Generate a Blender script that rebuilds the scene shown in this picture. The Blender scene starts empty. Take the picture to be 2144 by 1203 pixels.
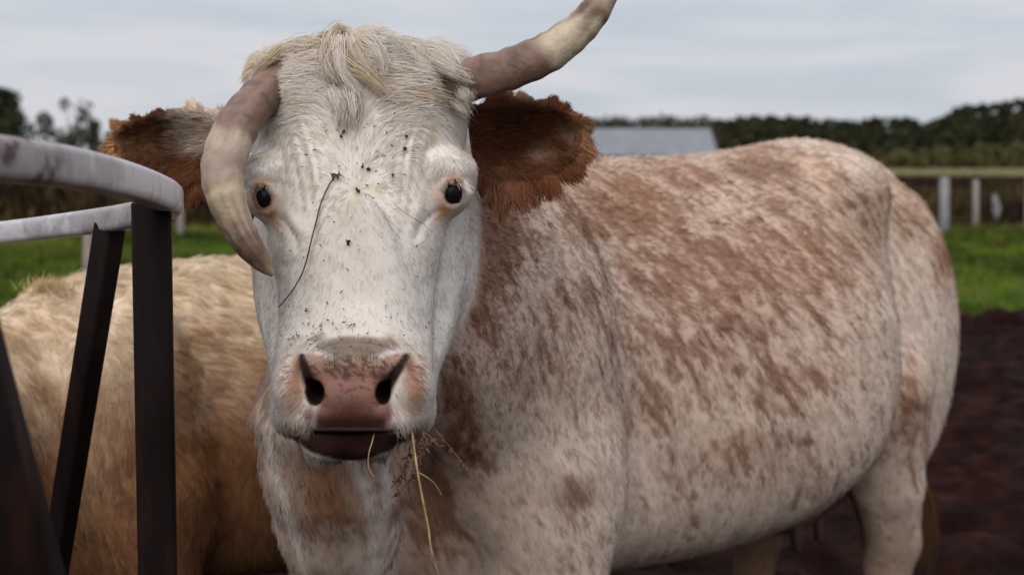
import bpy, math, random
import numpy as np
from mathutils import Vector, Matrix
from mathutils.bvhtree import BVHTree

random.seed(7)
RNG = np.random.default_rng(11)
R = math.radians
S = bpy.context.scene
COL = S.collection

# ------------------------------------------------------------------ camera
F, CX, CY, HORIZON = 2978.0, 1072.0, 601.5, 335.0
TH = math.atan((CY - HORIZON) / F)
C0 = np.array([0.0, 0.0, 1.40])
FWD = np.array([0.0, math.cos(TH), -math.sin(TH)])
UP = np.array([0.0, math.sin(TH), math.cos(TH)])
RT = np.array([1.0, 0.0, 0.0])
cam = bpy.data.cameras.new('camera')
cam.sensor_width = 36.0
cam.lens = F / 2144.0 * 36.0
cam.clip_start, cam.clip_end = 0.05, 3000.0
cam.dof.use_dof = True
cam.dof.focus_distance = 1.76
cam.dof.aperture_fstop = 5.0
camo = bpy.data.objects.new('camera', cam)
camo.location = C0
camo.rotation_euler = (R(90) - TH, 0, 0)
COL.objects.link(camo)
S.camera = camo

# ------------------------------------------------------------------ light
SUN_EL, SUN_AZ = R(34), R(192)      # azimuth clockwise from +Y; behind the camera, a little to the left
world = bpy.data.worlds.new('World')
S.world = world
world.use_nodes = True
wn, wl = world.node_tree.nodes, world.node_tree.links
wn.clear()
wo = wn.new('ShaderNodeOutputWorld')
bg = wn.new('ShaderNodeBackground')
sky = wn.new('ShaderNodeTexSky')
sky.sky_type = 'NISHITA'
sky.sun_disc = False
sky.sun_elevation = SUN_EL
sky.sun_rotation = SUN_AZ
sky.air_density, sky.dust_density = 1.0, 2.0
bg.inputs['Strength'].default_value = 0.1
tc = wn.new('ShaderNodeTexCoord')
sep = wn.new('ShaderNodeSeparateXYZ')
wl.new(tc.outputs['Generated'], sep.inputs[0])
# overcast layer: a cloud deck, brighter overhead, thin streaks near the horizon
mp = wn.new('ShaderNodeMapping')
mp.inputs['Scale'].default_value = (2.2, 2.2, 15.0)
wl.new(tc.outputs['Generated'], mp.inputs[0])
nz = wn.new('ShaderNodeTexNoise')
nz.inputs['Scale'].default_value = 2.6
nz.inputs['Detail'].default_value = 5.0
nz.inputs['Roughness'].default_value = 0.5
nz.inputs['Distortion'].default_value = 0.4
wl.new(mp.outputs[0], nz.inputs['Vector'])
cr = wn.new('ShaderNodeValToRGB')
cr.color_ramp.elements[0].position = 0.36
cr.color_ramp.elements[0].color = (5.0, 5.45, 6.1, 1)
cr.color_ramp.elements[1].position = 0.62
cr.color_ramp.elements[1].color = (6.3, 6.3, 6.75, 1)
wl.new(nz.outputs['Fac'], cr.inputs[0])
el = wn.new('ShaderNodeMapRange')
el.inputs['From Min'].default_value = 0.10
el.inputs['From Max'].default_value = 1.0
el.inputs['To Min'].default_value = 1.0
el.inputs['To Min'].default_value = 0.0
el.inputs['To Max'].default_value = 1.0
wl.new(sep.outputs['Z'], el.inputs['Value'])
zen = wn.new('ShaderNodeMixRGB')
zen.inputs[1].default_value = (1.06, 1.06, 1.06, 1)
zen.inputs[2].default_value = (2.6, 2.48, 2.36, 1)
wl.new(el.outputs[0], zen.inputs[0])
mul = wn.new('ShaderNodeVectorMath')
mul.operation = 'MULTIPLY'
wl.new(cr.outputs[0], mul.inputs[0])
wl.new(zen.outputs[0], mul.inputs[1])
mx = wn.new('ShaderNodeMixRGB')
mx.inputs[0].default_value = 0.9
wl.new(sky.outputs[0], mx.inputs[1])
wl.new(mul.outputs[0], mx.inputs[2])
wl.new(mx.outputs[0], bg.inputs['Color'])
wl.new(bg.outputs[0], wo.inputs[0])

sun = bpy.data.lights.new('sun', 'SUN')
sun.energy = 1.65
sun.angle = R(60)
sun.color = (1.0, 0.91, 0.82)
suno = bpy.data.objects.new('sun', sun)
sd = Vector((math.sin(SUN_AZ) * math.cos(SUN_EL), math.cos(SUN_AZ) * math.cos(SUN_EL), math.sin(SUN_EL)))
suno.rotation_euler = sd.to_track_quat('Z', 'Y').to_euler()
suno.location = (-3, -4, 8)
COL.objects.link(suno)

S.view_settings.view_transform = 'Standard'
S.view_settings.look = 'None'
S.view_settings.exposure = 0.05
S.view_settings.gamma = 1.0
S.render.engine = 'CYCLES'
S.cycles.max_bounces = 8
S.cycles.diffuse_bounces = 6
S.cycles.transparent_max_bounces = 8
try:
    S.cycles_curves.shape = 'RIBBONS'
    S.cycles_curves.subdivisions = 2
except Exception:
    pass


# ------------------------------------------------------------------ small helpers
def at(px, py, d):
    """The point that lies at depth d along the ray through photo pixel (px, py)."""
    return C0 + d * (FWD + (px - CX) / F * RT + (CY - py) / F * UP)


def proj(P):
    v = P - C0
    d = v @ FWD
    return CX + F * (v @ RT) / d, CY - F * (v @ UP) / d, d


def unit(v):
    return v / np.maximum(np.linalg.norm(v, axis=-1, keepdims=True), 1e-9)


def sstep(a, b, x):
    t = np.clip((x - a) / (b - a), 0, 1)
    return t * t * (3 - 2 * t)


def _h(i, j, k, s):
    n = (i * 374761393 + j * 668265263 + k * 2147483647 + s * 974634217) & 0xFFFFFFFF
    n = ((n ^ (n >> 13)) * 1274126177) & 0xFFFFFFFF
    n = ((n ^ (n >> 16)) * 2246822519) & 0xFFFFFFFF
    return ((n ^ (n >> 15)) & 0xFFFF) / 65535.0


def vnoise(P, s=0):
    P = np.asarray(P, float)
    I = np.floor(P).astype(np.int64)
    f = P - I
    f = f * f * (3 - 2 * f)
    o = 0
    for dx in (0, 1):
        for dy in (0, 1):
            for dz in (0, 1):
                w = (f[:, 0] if dx else 1 - f[:, 0]) * (f[:, 1] if dy else 1 - f[:, 1]) * (f[:, 2] if dz else 1 - f[:, 2])
                o = o + w * _h(I[:, 0] + dx, I[:, 1] + dy, I[:, 2] + dz, s)
    return o


def fbm(P, oct=3, s=0):
    t, a, n = 0, 1.0, 0
    for k in range(oct):
        t = t + a * vnoise(P * (2 ** k) + 17.3 * k, s + k)
        n += a
        a *= 0.5
    return t / n


def link(name, data, parent=None, mat=None):
    o = bpy.data.objects.new(name, data)
    COL.objects.link(o)
    if mat is not None:
        data.materials.append(mat)
    if parent is not None:
        o.parent = parent
        o.matrix_parent_inverse = PINV.get(parent.name, parent.matrix_basis.inverted())
    return o


PINV = {}


def empty(name, loc):
    o = bpy.data.objects.new(name, None)
    o.location = loc
    o.empty_display_size = 0.1
    COL.objects.link(o)
    PINV[o.name] = Matrix.Translation(Vector(loc)).inverted()
    return o


def child_plain(o):
    PINV[o.name] = Matrix.Identity(4)
    return o


def tag(o, label=None, cat=None, group=None, kind=None):
    for k, v in (('label', label), ('category', cat), ('group', group), ('kind', kind)):
        if v:
            o[k] = v
    return o


def mesh_np(name, V, faces, smooth=True):
    me = bpy.data.meshes.new(name)
    V = np.asarray(V, np.float32)
    if isinstance(faces, np.ndarray):
        k = faces.shape[1]
        me.vertices.add(len(V))
        me.vertices.foreach_set('co', V.ravel())
        me.loops.add(faces.size)
        me.loops.foreach_set('vertex_index', faces.astype(np.int32).ravel())
        me.polygons.add(len(faces))
        me.polygons.foreach_set('loop_start', np.arange(0, faces.size, k, dtype=np.int32))
        me.update(calc_edges=True)
        me.validate()
    else:
        me.from_pydata([tuple(v) for v in V], [], faces)
    me.polygons.foreach_set('use_smooth', np.full(len(me.polygons), smooth))
    me.update()
    return me


def set_color(me, col, name='tint'):
    a = me.attributes.new(name, 'FLOAT_COLOR', 'POINT')
    c = np.ones((len(me.vertices), 4), np.float32)
    c[:, :3] = col
    a.data.foreach_set('color', c.ravel())


def set_float(me, val, name):
    a = me.attributes.new(name, 'FLOAT', 'POINT')
    a.data.foreach_set('value', np.asarray(val, np.float32))


# ------------------------------------------------------------------ materials
def new_mat(name):
    m = bpy.data.materials.new(name)
    m.use_nodes = True
    nt = m.node_tree
    return m, nt.nodes, nt.links, nt.nodes['Principled BSDF']


def attr(n, name):
    a = n.new('ShaderNodeAttribute')
    a.attribute_name = name
    return a


def noise_node(n, l, scale, detail=4, coord='Object', vec_scale=None):
    t = n.new('ShaderNodeTexCoord')
    z = n.new('ShaderNodeTexNoise')
    z.inputs['Scale'].default_value = scale
    z.inputs['Detail'].default_value = detail
    if vec_scale:
        mp = n.new('ShaderNodeMapping')
        mp.inputs['Scale'].default_value = vec_scale
        l.new(t.outputs[coord], mp.inputs[0])
        l.new(mp.outputs[0], z.inputs['Vector'])
    else:
        l.new(t.outputs[coord], z.inputs['Vector'])
    return z


def ramp(n, stops):
    r = n.new('ShaderNodeValToRGB')
    e = r.color_ramp.elements
    while len(e) < len(stops):
        e.new(0.5)
    for i, (p, c) in enumerate(stops):
        e[i].position = p
        e[i].color = (*c, 1)
    return r


def add_bump(n, l, b, src, strength, dist):
    bp = n.new('ShaderNodeBump')
    bp.inputs['Strength'].default_value = strength
    bp.inputs['Distance'].default_value = dist
    l.new(src, bp.inputs['Height'])
    l.new(bp.outputs[0], b.inputs['Normal'])
    return bp


def fur_material(name, soft=0.75):
    m, n, l, b = new_mat(name)
    n.remove(b)
    out = n['Material Output']
    t = attr(n, 'tint')
    nr = attr(n, 'nrm')
    vt = n.new('ShaderNodeVectorTransform')
    vt.vector_type = 'NORMAL'
    vt.convert_from, vt.convert_to = 'OBJECT', 'WORLD'
    l.new(nr.outputs['Vector'], vt.inputs[0])
    geo = n.new('ShaderNodeNewGeometry')
    mixn = n.new('ShaderNodeMix')
    mixn.data_type = 'VECTOR'
    mixn.inputs['Factor'].default_value = soft
    l.new(geo.outputs['Normal'], mixn.inputs[4])
    l.new(vt.outputs[0], mixn.inputs[5])
    d = n.new('ShaderNodeBsdfDiffuse')
    l.new(t.outputs['Color'], d.inputs['Color'])
    l.new(mixn.outputs[1], d.inputs['Normal'])
    h = n.new('ShaderNodeBsdfHair')
    h.component = 'Reflection'
    l.new(t.outputs['Color'], h.inputs['Color'])
    h.inputs['RoughnessU'].default_value = 0.5
    h.inputs['RoughnessV'].default_value = 0.8
    mxs = n.new('ShaderNodeMixShader')
    mxs.inputs[0].default_value = 0.12
    l.new(d.outputs[0], mxs.inputs[1])
    l.new(h.outputs[0], mxs.inputs[2])
    l.new(mxs.outputs[0], out.inputs['Surface'])
    return m


def skin_material(name):
    m, n, l, b = new_mat(name)
    t = attr(n, 'tint')
    w = attr(n, 'wet')
    z = noise_node(n, l, 260, 3)
    mr = n.new('ShaderNodeMapRange')
    mr.inputs['To Min'].default_value = 0.88
    mr.inputs['To Max'].default_value = 1.1
    l.new(z.outputs['Fac'], mr.inputs[0])
    mul = n.new('ShaderNodeVectorMath')
    mul.operation = 'SCALE'
    l.new(t.outputs['Color'], mul.inputs[0])
    l.new(mr.outputs[0], mul.inputs['Scale'])
    l.new(mul.outputs[0], b.inputs['Base Color'])
    rr = n.new('ShaderNodeMapRange')
    rr.inputs['To Min'].default_value = 0.85
    rr.inputs['To Max'].default_value = 0.42
    l.new(w.outputs['Fac'], rr.inputs[0])
    l.new(rr.outputs[0], b.inputs['Roughness'])
    b.inputs['Specular IOR Level'].default_value = 0.12
    vz = n.new('ShaderNodeTexVoronoi')
    vz.inputs['Scale'].default_value = 330
    tcn = n.new('ShaderNodeTexCoord')
    l.new(tcn.outputs['Object'], vz.inputs['Vector'])
    mh = n.new('ShaderNodeMath')
    mh.operation = 'MULTIPLY'
    l.new(vz.outputs['Distance'], mh.inputs[0])
    l.new(w.outputs['Fac'], mh.inputs[1])
    add_bump(n, l, b, mh.outputs[0], 0.22, 0.002)
    return m


def tint_material(name, rough=0.8, bump=None, spec=0.3):
    m, n, l, b = new_mat(name)
    t = attr(n, 'tint')
    z = noise_node(n, l, 40, 4)
    mr = n.new('ShaderNodeMapRange')
    mr.inputs['To Min'].default_value = 0.75
    mr.inputs['To Max'].default_value = 1.25
    l.new(z.outputs['Fac'], mr.inputs[0])
    mul = n.new('ShaderNodeVectorMath')
    mul.operation = 'SCALE'
    l.new(t.outputs['Color'], mul.inputs[0])
    l.new(mr.outputs[0], mul.inputs['Scale'])
    l.new(mul.outputs[0], b.inputs['Base Color'])
    b.inputs['Roughness'].default_value = rough
    b.inputs['Specular IOR Level'].default_value = spec
    if bump:
        z2 = noise_node(n, l, bump[0], 5, vec_scale=bump[2] if len(bump) > 2 else None)
        add_bump(n, l, b, z2.outputs['Fac'], 0.6, bump[1])
    return m


FUR = fur_material('fur')
SKIN = skin_material('skin')


# ------------------------------------------------------------------ distance fields
def smin(a, b, k):
    h = np.clip(0.5 + 0.5 * (b - a) / k, 0, 1)
    return b + (a - b) * h - k * h * (1 - h)


def smax(a, b, k):
    return -smin(-a, -b, k)


def ell(P, c, r):
    q = P - np.asarray(c)
    r = np.asarray(r, float)
    k0 = np.sqrt(((q / r) ** 2).sum(1))
    k1 = np.sqrt(((q / (r * r)) ** 2).sum(1)) + 1e-9
    return k0 * (k0 - 1) / k1


def cone(P, a, b, ra, rb):
    a, b = np.asarray(a, float), np.asarray(b, float)
    ba = b - a
    t = np.clip(((P - a) @ ba) / (ba @ ba), 0, 1)
    return np.linalg.norm(P - a - t[:, None] * ba, axis=1) - (ra + (rb - ra) * t)


def chain(P, pts, k=0.02):
    d = None
    for (a, ra), (b, rb) in zip(pts[:-1], pts[1:]):
        e = cone(P, a, b, ra, rb)
        d = e if d is None else smin(d, e, k)
    return d


class Table:
    """Smooth (monotone cubic) interpolation of columns over the first column."""
    def __init__(self, rows):
        A = np.array(rows, float)
        x, Y = A[:, 0], A[:, 1:]
        h = np.diff(x)[:, None]
        m = np.diff(Y, axis=0) / h
        d = np.zeros_like(Y)
        for i in range(1, len(x) - 1):
            p, q = m[i - 1], m[i]
            d[i] = np.where(p * q > 0, 2 * p * q / (p + q + 1e-12 * np.sign(p + q)), 0)
        d[0], d[-1] = m[0], m[-1]
        self.x = np.linspace(x[0], x[-1], 600)
        idx = np.clip(np.searchsorted(x, self.x) - 1, 0, len(x) - 2)
        t = ((self.x - x[idx]) / np.diff(x)[idx])[:, None]
        hh = h[idx]
        self.Y = ((2 * t**3 - 3 * t**2 + 1) * Y[idx] + (t**3 - 2 * t**2 + t) * hh * d[idx]
                  + (-2 * t**3 + 3 * t**2) * Y[idx + 1] + (t**3 - t**2) * hh * d[idx + 1])

    def __call__(self, x):
        return [np.interp(x, self.x, self.Y[:, j]) for j in range(self.Y.shape[1])]


def surface(sdf, X, Y, Z, newton=2):
    """Naive surface nets on a rectilinear grid with lazy evaluation of blocks."""
    nx, ny, nz = len(X), len(Y), len(Z)
    B = 8
    val = np.full((nx, ny, nz), 1.0, np.float32)
    bx, by, bz = [np.arange(0, n, B) for n in (nx, ny, nz)]

    def mid(A, b):
        e = np.minimum(b + B, len(A) - 1)
        return (A[b] + A[e]) / 2, (A[e] - A[b]) / 2
    (mx_, hx), (my_, hy), (mz_, hz) = mid(X, bx), mid(Y, by), mid(Z, bz)
    G = np.stack(np.meshgrid(mx_, my_, mz_, indexing='ij'), -1).reshape(-1, 3)
    H = np.stack(np.meshgrid(hx, hy, hz, indexing='ij'), -1).reshape(-1, 3)
    rad = np.linalg.norm(H, axis=1)
    dc = sdf(G)
    near = np.abs(dc) < rad * 1.9 + 0.02
    idx = np.stack(np.meshgrid(bx, by, bz, indexing='ij'), -1).reshape(-1, 3)
    for (i, j, k), dd in zip(idx[~near], dc[~near]):
        val[i:i + B, j:j + B, k:k + B] = dd
    nb = idx[near]
    off = np.stack(np.meshgrid(*[np.arange(B)] * 3, indexing='ij'), -1).reshape(-1, 3)
    for s in range(0, len(nb), 1500):
        ii = (nb[s:s + 1500, None, :] + off[None]).reshape(-1, 3)
        ii = ii[(ii[:, 0] < nx) & (ii[:, 1] < ny) & (ii[:, 2] < nz)]
        P = np.stack([X[ii[:, 0]], Y[ii[:, 1]], Z[ii[:, 2]]], 1)
        val[ii[:, 0], ii[:, 1], ii[:, 2]] = sdf(P)
    ins = val < 0
    cnt = np.zeros((nx - 1, ny - 1, nz - 1), np.int8)
    for a in (0, 1):
        for b in (0, 1):
            for c in (0, 1):
                cnt += ins[a:nx - 1 + a, b:ny - 1 + b, c:nz - 1 + c]
    act = np.argwhere((cnt > 0) & (cnt < 8))
    vid = np.full(cnt.shape, -1, np.int32)
    vid[act[:, 0], act[:, 1], act[:, 2]] = np.arange(len(act))
    acc = np.zeros((len(act), 3))
    num = np.zeros(len(act))
    corners = [(a, b, c) for a in (0, 1) for b in (0, 1) for c in (0, 1)]
    AX = (X, Y, Z)
    for ca in corners:
        for ax in range(3):
            if ca[ax] == 1:
                continue
            cb = list(ca)
            cb[ax] = 1
            ia, ib = act + np.array(ca), act + np.array(cb)
            va = val[ia[:, 0], ia[:, 1], ia[:, 2]]
            vb = val[ib[:, 0], ib[:, 1], ib[:, 2]]
            cr_ = (va < 0) != (vb < 0)
            t = np.where(cr_, va / np.where(cr_, va - vb, 1), 0)
            pa = np.stack([AX[q][ia[:, q]] for q in range(3)], 1)
            pb = np.stack([AX[q][ib[:, q]] for q in range(3)], 1)
            acc += np.where(cr_[:, None], pa + t[:, None] * (pb - pa), 0)
            num += cr_
    V = acc / num[:, None]
    quads = []
    for ax in range(3):
        sl0 = [slice(None)] * 3
        sl1 = [slice(None)] * 3
        sl0[ax], sl1[ax] = slice(0, -1), slice(1, None)
        e = ins[tuple(sl0)] != ins[tuple(sl1)]
        E = np.argwhere(e)
        u, w = [(1, 2), (2, 0), (0, 1)][ax]
        ok = (E[:, u] > 0) & (E[:, w] > 0) & (E[:, u] < [nx, ny, nz][u] - 1) & (E[:, w] < [nx, ny, nz][w] - 1)
        E = E[ok]
        q = []
        for du, dw in ((-1, -1), (0, -1), (0, 0), (-1, 0)):
            c = E.copy()
            c[:, u] += du
            c[:, w] += dw
            q.append(vid[c[:, 0], c[:, 1], c[:, 2]])
        q = np.stack(q, 1)
        flip = ~ins[E[:, 0], E[:, 1], E[:, 2]]
        q[flip] = q[flip][:, ::-1]
        quads.append(q)
    Q = np.concatenate(quads)
    Q = Q[(Q >= 0).all(1)]
    e = 0.0015
    for _ in range(newton):
        d = sdf(V)
        g = np.stack([sdf(V + e * np.eye(3)[q]) - sdf(V - e * np.eye(3)[q]) for q in range(3)], 1) / (2 * e)
        g2 = np.maximum((g * g).sum(1), 0.15)
        st = -(d / g2)[:, None] * g
        ln = np.linalg.norm(st, axis=1, keepdims=True)
        V = V + st * np.minimum(1, 0.006 / np.maximum(ln, 1e-9))
    return V, Q


def vnormals(V, Q):
    n = np.cross(V[Q[:, 2]] - V[Q[:, 0]], V[Q[:, 3]] - V[Q[:, 1]])
    N = np.zeros_like(V)
    for k in range(4):
        for c in range(3):
            N[:, c] += np.bincount(Q[:, k], weights=n[:, c], minlength=len(V))
    return unit(N)


def axis(lo, hi, f0, f1, fine, coarse):
    out = [lo]
    while out[-1] < hi:
        x = out[-1]
        out.append(x + (fine if f0 <= x < f1 else coarse))
    return np.array(out)


# ------------------------------------------------------------------ hair
def sample(V, Q, N, count, dens=None, rng=RNG):
    T = np.concatenate([Q[:, [0, 1, 2]], Q[:, [0, 2, 3]]])
    ar = np.linalg.norm(np.cross(V[T[:, 1]] - V[T[:, 0]], V[T[:, 2]] - V[T[:, 0]]), axis=1)
    if dens is not None:
        ar = ar * dens[T].mean(1)
    p = ar / ar.sum()
    f = rng.choice(len(T), count, p=p)
    u, v = rng.random(count), rng.random(count)
    fl = u + v > 1
    u[fl], v[fl] = 1 - u[fl], 1 - v[fl]
    w = np.stack([1 - u - v, u, v], 1)
    P = (V[T[f]] * w[:, :, None]).sum(1)
    NN = unit((N[T[f]] * w[:, :, None]).sum(1))
    return P, NN


def strands(P, N, D, L, lift=0.35, K=5, jit=0.2, wave=0.0, wavef=60.0, rng=RNG, droop=0.0):
    """Grow strands from roots P along D, leaving the surface by lift and lying down towards the tip."""
    n = len(P)
    D = D - (D * N).sum(1, keepdims=True) * N
    D = unit(D + 1e-6)
    D = unit(D + jit * rng.normal(size=(n, 3)))
    L = np.broadcast_to(np.asarray(L, float), (n,))
    lift = np.broadcast_to(np.asarray(lift, float), (n,)) * (0.7 + 0.6 * rng.random(n))
    out = np.zeros((n, K, 3))
    out[:, 0] = P - 0.0015 * N
    ph = rng.random((n, 3)) * 0.6
    side = np.cross(N, D)
    for k in range(1, K):
        t = (k - 0.5) / (K - 1)
        d = D + N * (lift * (1.15 - 1.5 * t))[:, None]
        d[:, 2] -= droop * t
        if wave:
            a = np.sin(t * 7 + vnoise(P * wavef, 5) * 12 + ph[:, 0])
            d = d + side * (wave * a)[:, None] + N * (0.5 * wave * np.cos(t * 6 + vnoise(P * wavef, 9) * 12))[:, None]
        out[:, k] = out[:, k - 1] + unit(d) * (L / (K - 1))[:, None]
    return out


def clump(ST, size, amount, power=1.5, warp=0.5, s=3):
    P = ST[:, 0]
    W = P + size * warp * 2 * (np.stack([vnoise(P / size * 1.3, s + q) for q in range(3)], 1) - 0.5)
    c = np.floor(W / size).astype(np.int64)
    key = c[:, 0] * 73856093 ^ c[:, 1] * 19349663 ^ c[:, 2] * 83492791
    _, inv = np.unique(key, return_inverse=True)
    cnt = np.bincount(inv).astype(float)
    K = ST.shape[1]
    for k in range(1, K):
        m = np.stack([np.bincount(inv, weights=ST[:, k, q]) / cnt for q in range(3)], 1)[inv]
        a = amount * (k / (K - 1)) ** power
        a = a[:, None] if isinstance(a, np.ndarray) else a
        ST[:, k] += a * (m - ST[:, k])
    return ST, inv


def hair_object(name, ST, rad, tint, nrm, parent, mat=None, taper=0.35):
    n, K, _ = ST.shape
    hc = bpy.data.hair_curves.new(name)
    hc.add_curves([K] * n)
    hc.attributes['position'].data.foreach_set('vector', ST.astype(np.float32).ravel())
    t = np.linspace(0, 1, K)[None, :]
    rr = np.broadcast_to(np.asarray(rad, float).reshape(-1, 1), (n, 1)) * (1 - (1 - taper) * t ** 1.5)
    ra = hc.attributes.get('radius') or hc.attributes.new('radius', 'FLOAT', 'POINT')
    ra.data.foreach_set('value', rr.astype(np.float32).ravel())
    a = hc.attributes.new('tint', 'FLOAT_COLOR', 'CURVE')
    c = np.ones((n, 4), np.float32)
    c[:, :3] = np.clip(tint, 0.004, 0.95)
    a.data.foreach_set('color', c.ravel())
    b = hc.attributes.new('nrm', 'FLOAT_VECTOR', 'CURVE')
    b.data.foreach_set('vector', nrm.astype(np.float32).ravel())
    return child_plain(link(name, hc, parent, mat or FUR))


# ------------------------------------------------------------------ generic mesh builders
def tube(pts, rad, seg=10, cap=True, squash=None):
    """A tube of varying radius along pts (V, faces)."""
    P = np.asarray(pts, float)
    n = len(P)
    rad = np.broadcast_to(np.asarray(rad, float), (n,))
    T = unit(np.gradient(P, axis=0))
    ref = np.array([0.0, 0.0, 1.0]) if abs(T[0, 2]) < 0.9 else np.array([1.0, 0, 0])
    u = unit(np.cross(T[0], ref))
    V, Fc = [], []
    for i in range(n):
        u = unit(u - (u @ T[i]) * T[i])
        w = np.cross(T[i], u)
        for k in range(seg):
            a = 2 * math.pi * k / seg
            V.append(P[i] + rad[i] * (math.cos(a) * u + math.sin(a) * w))
    for i in range(n - 1):
        for k in range(seg):
            a, b = i * seg + k, i * seg + (k + 1) % seg
            Fc.append((a, b, b + seg, a + seg))
    if cap:
        Fc.append(tuple(range(seg))[::-1])
        Fc.append(tuple(range((n - 1) * seg, n * seg)))
    return V, Fc


def smooth_path(pts, n, closed=False):
    """Catmull-Rom through pts (any number of columns)."""
    A = np.asarray(pts, float)
    m = len(A)
    if closed:
        E = np.concatenate([A[-1:], A, A[:2]])
        segs = m
    else:
        E = np.concatenate([2 * A[:1] - A[1:2], A, 2 * A[-1:] - A[-2:-1]])
        segs = m - 1
    out = []
    for u in np.linspace(0, segs, n, endpoint=not closed):
        i = min(int(u), segs - 1)
        t = u - i
        a, b, c, d = E[i], E[i + 1], E[i + 2], E[i + 3]
        out.append(0.5 * (2 * b + (c - a) * t + (2 * a - 5 * b + 4 * c - d) * t * t + (3 * b - a - 3 * c + d) * t ** 3))
    return np.array(out)


class MB:
    def __init__(self):
        self.V, self.F, self.C = [], [], []

    def add(self, V, Fc, col=None):
        b = len(self.V)
        self.V.extend([tuple(v) for v in V])
        self.F.extend([tuple(i + b for i in f) for f in Fc])
        if col is not None:
            self.C.extend([col] * len(V))

    def build(self, name, mat, parent=None, smooth=True):
        me = bpy.data.meshes.new(name)
        me.from_pydata(self.V, [], self.F)
        me.polygons.foreach_set('use_smooth', np.full(len(me.polygons), smooth))
        if self.C and len(self.C) == len(self.V):
            set_color(me, np.array(self.C))
        me.update()
        return child_plain(link(name, me, parent, mat))

# ------------------------------------------------------------------ setting: ground, grass, weeds, wood, barn, fence
def build_ground():
    m, n, l, b = new_mat('ground')
    tc_ = n.new('ShaderNodeTexCoord')
    sp = n.new('ShaderNodeSeparateXYZ')
    l.new(tc_.outputs['Object'], sp.inputs[0])
    z1 = noise_node(n, l, 0.35, 6)
    z2 = noise_node(n, l, 9.0, 5)
    # distance bands: soil under the grass, grass, rough ground, pale hay field
    wob = n.new('ShaderNodeMath')
    wob.operation = 'MULTIPLY_ADD'
    wob.inputs[1].default_value = 8.0
    l.new(z1.outputs['Fac'], wob.inputs[0])
    l.new(sp.outputs['Y'], wob.inputs[2])
    mr = n.new('ShaderNodeMapRange')
    mr.inputs['From Min'].default_value = 0
    mr.inputs['From Max'].default_value = 200
    l.new(wob.outputs[0], mr.inputs[0])
    r = ramp(n, [(0.0, (0.05, 0.03, 0.022)), (0.075, (0.05, 0.03, 0.022)), (0.09, (0.055, 0.085, 0.018)),
                 (0.15, (0.06, 0.085, 0.02)), (0.2, (0.05, 0.045, 0.018)), (0.35, (0.10, 0.11, 0.03)),
                 (0.5, (0.135, 0.125, 0.05)), (1.0, (0.135, 0.125, 0.05))])
    l.new(mr.outputs[0], r.inputs[0])
    r2 = ramp(n, [(0.3, (0.55, 0.55, 0.55)), (0.7, (1.2, 1.2, 1.2))])
    l.new(z2.outputs['Fac'], r2.inputs[0])
    mm = n.new('ShaderNodeMixRGB')
    mm.blend_type = 'MULTIPLY'
    mm.inputs[0].default_value = 1.0
    l.new(r.outputs[0], mm.inputs[1])
    l.new(r2.outputs[0], mm.inputs[2])
    l.new(mm.outputs[0], b.inputs['Base Color'])
    b.inputs['Roughness'].default_value = 0.95
    b.inputs['Specular IOR Level'].default_value = 0.1
    s = 1500
    me = mesh_np('ground', [(-s, -s, 0), (s, -s, 0), (s, s, 0), (-s, s, 0)], np.array([[0, 1, 2, 3]]), False)
    tag(link('ground', me, None, m), kind='structure')


def mud_edge(x):
    x = np.asarray(x, float)
    return 12.4 + 0.35 * np.sin(x * 1.7) + 0.25 * np.sin(x * 4.1 + 1) + 0.12 * np.sin(x * 9.7)


def build_mud():
    X = np.arange(-7, 8.01, 0.045)
    Y = np.arange(0.3, 13.6, 0.045)
    gx, gy = np.meshgrid(X, Y, indexing='ij')
    P = np.stack([gx.ravel(), gy.ravel(), np.zeros(gx.size)], 1)
    h = 0.03 + 0.10 * fbm(P * 2.2, 2, 31) ** 2 + 0.13 * fbm(P * 7.0, 3, 41) ** 2 + 0.03 * vnoise(P * 21, 44)
    e = mud_edge(P[:, 0]) - P[:, 1] + 0.5 * (fbm(P * 3, 2, 51) - 0.5)
    h = h * sstep(-0.1, 0.5, e) - 0.06 * sstep(0.1, -0.25, e)
    edge = np.minimum.reduce([P[:, 0] + 7, 8 - P[:, 0], P[:, 1] - 0.3])
    h = h * sstep(0, 0.8, edge) - 0.03 * sstep(0.1, 0, edge)
    P[:, 2] = h
    nx, ny = gx.shape
    i = np.arange(nx * ny).reshape(nx, ny)
    Q = np.stack([i[:-1, :-1], i[1:, :-1], i[1:, 1:], i[:-1, 1:]], -1).reshape(-1, 4)
    me = mesh_np('mud', P, Q)
    m, n, l, b = new_mat('mud')
    z = noise_node(n, l, 5.5, 7)
    r = ramp(n, [(0.3, (0.005, 0.0022, 0.002)), (0.5, (0.012, 0.0045, 0.0038)), (0.66, (0.026, 0.009, 0.0065)), (0.82, (0.085, 0.042, 0.026))])
    l.new(z.outputs['Fac'], r.inputs[0])
    l.new(r.outputs[0], b.inputs['Base Color'])
    b.inputs['Roughness'].default_value = 0.8
    b.inputs['Specular IOR Level'].default_value = 0.03
    z2 = noise_node(n, l, 30, 6)
    add_bump(n, l, b, z2.outputs['Fac'], 1.0, 0.03)
    tag(link('mud', me, None, m), kind='structure')


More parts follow.
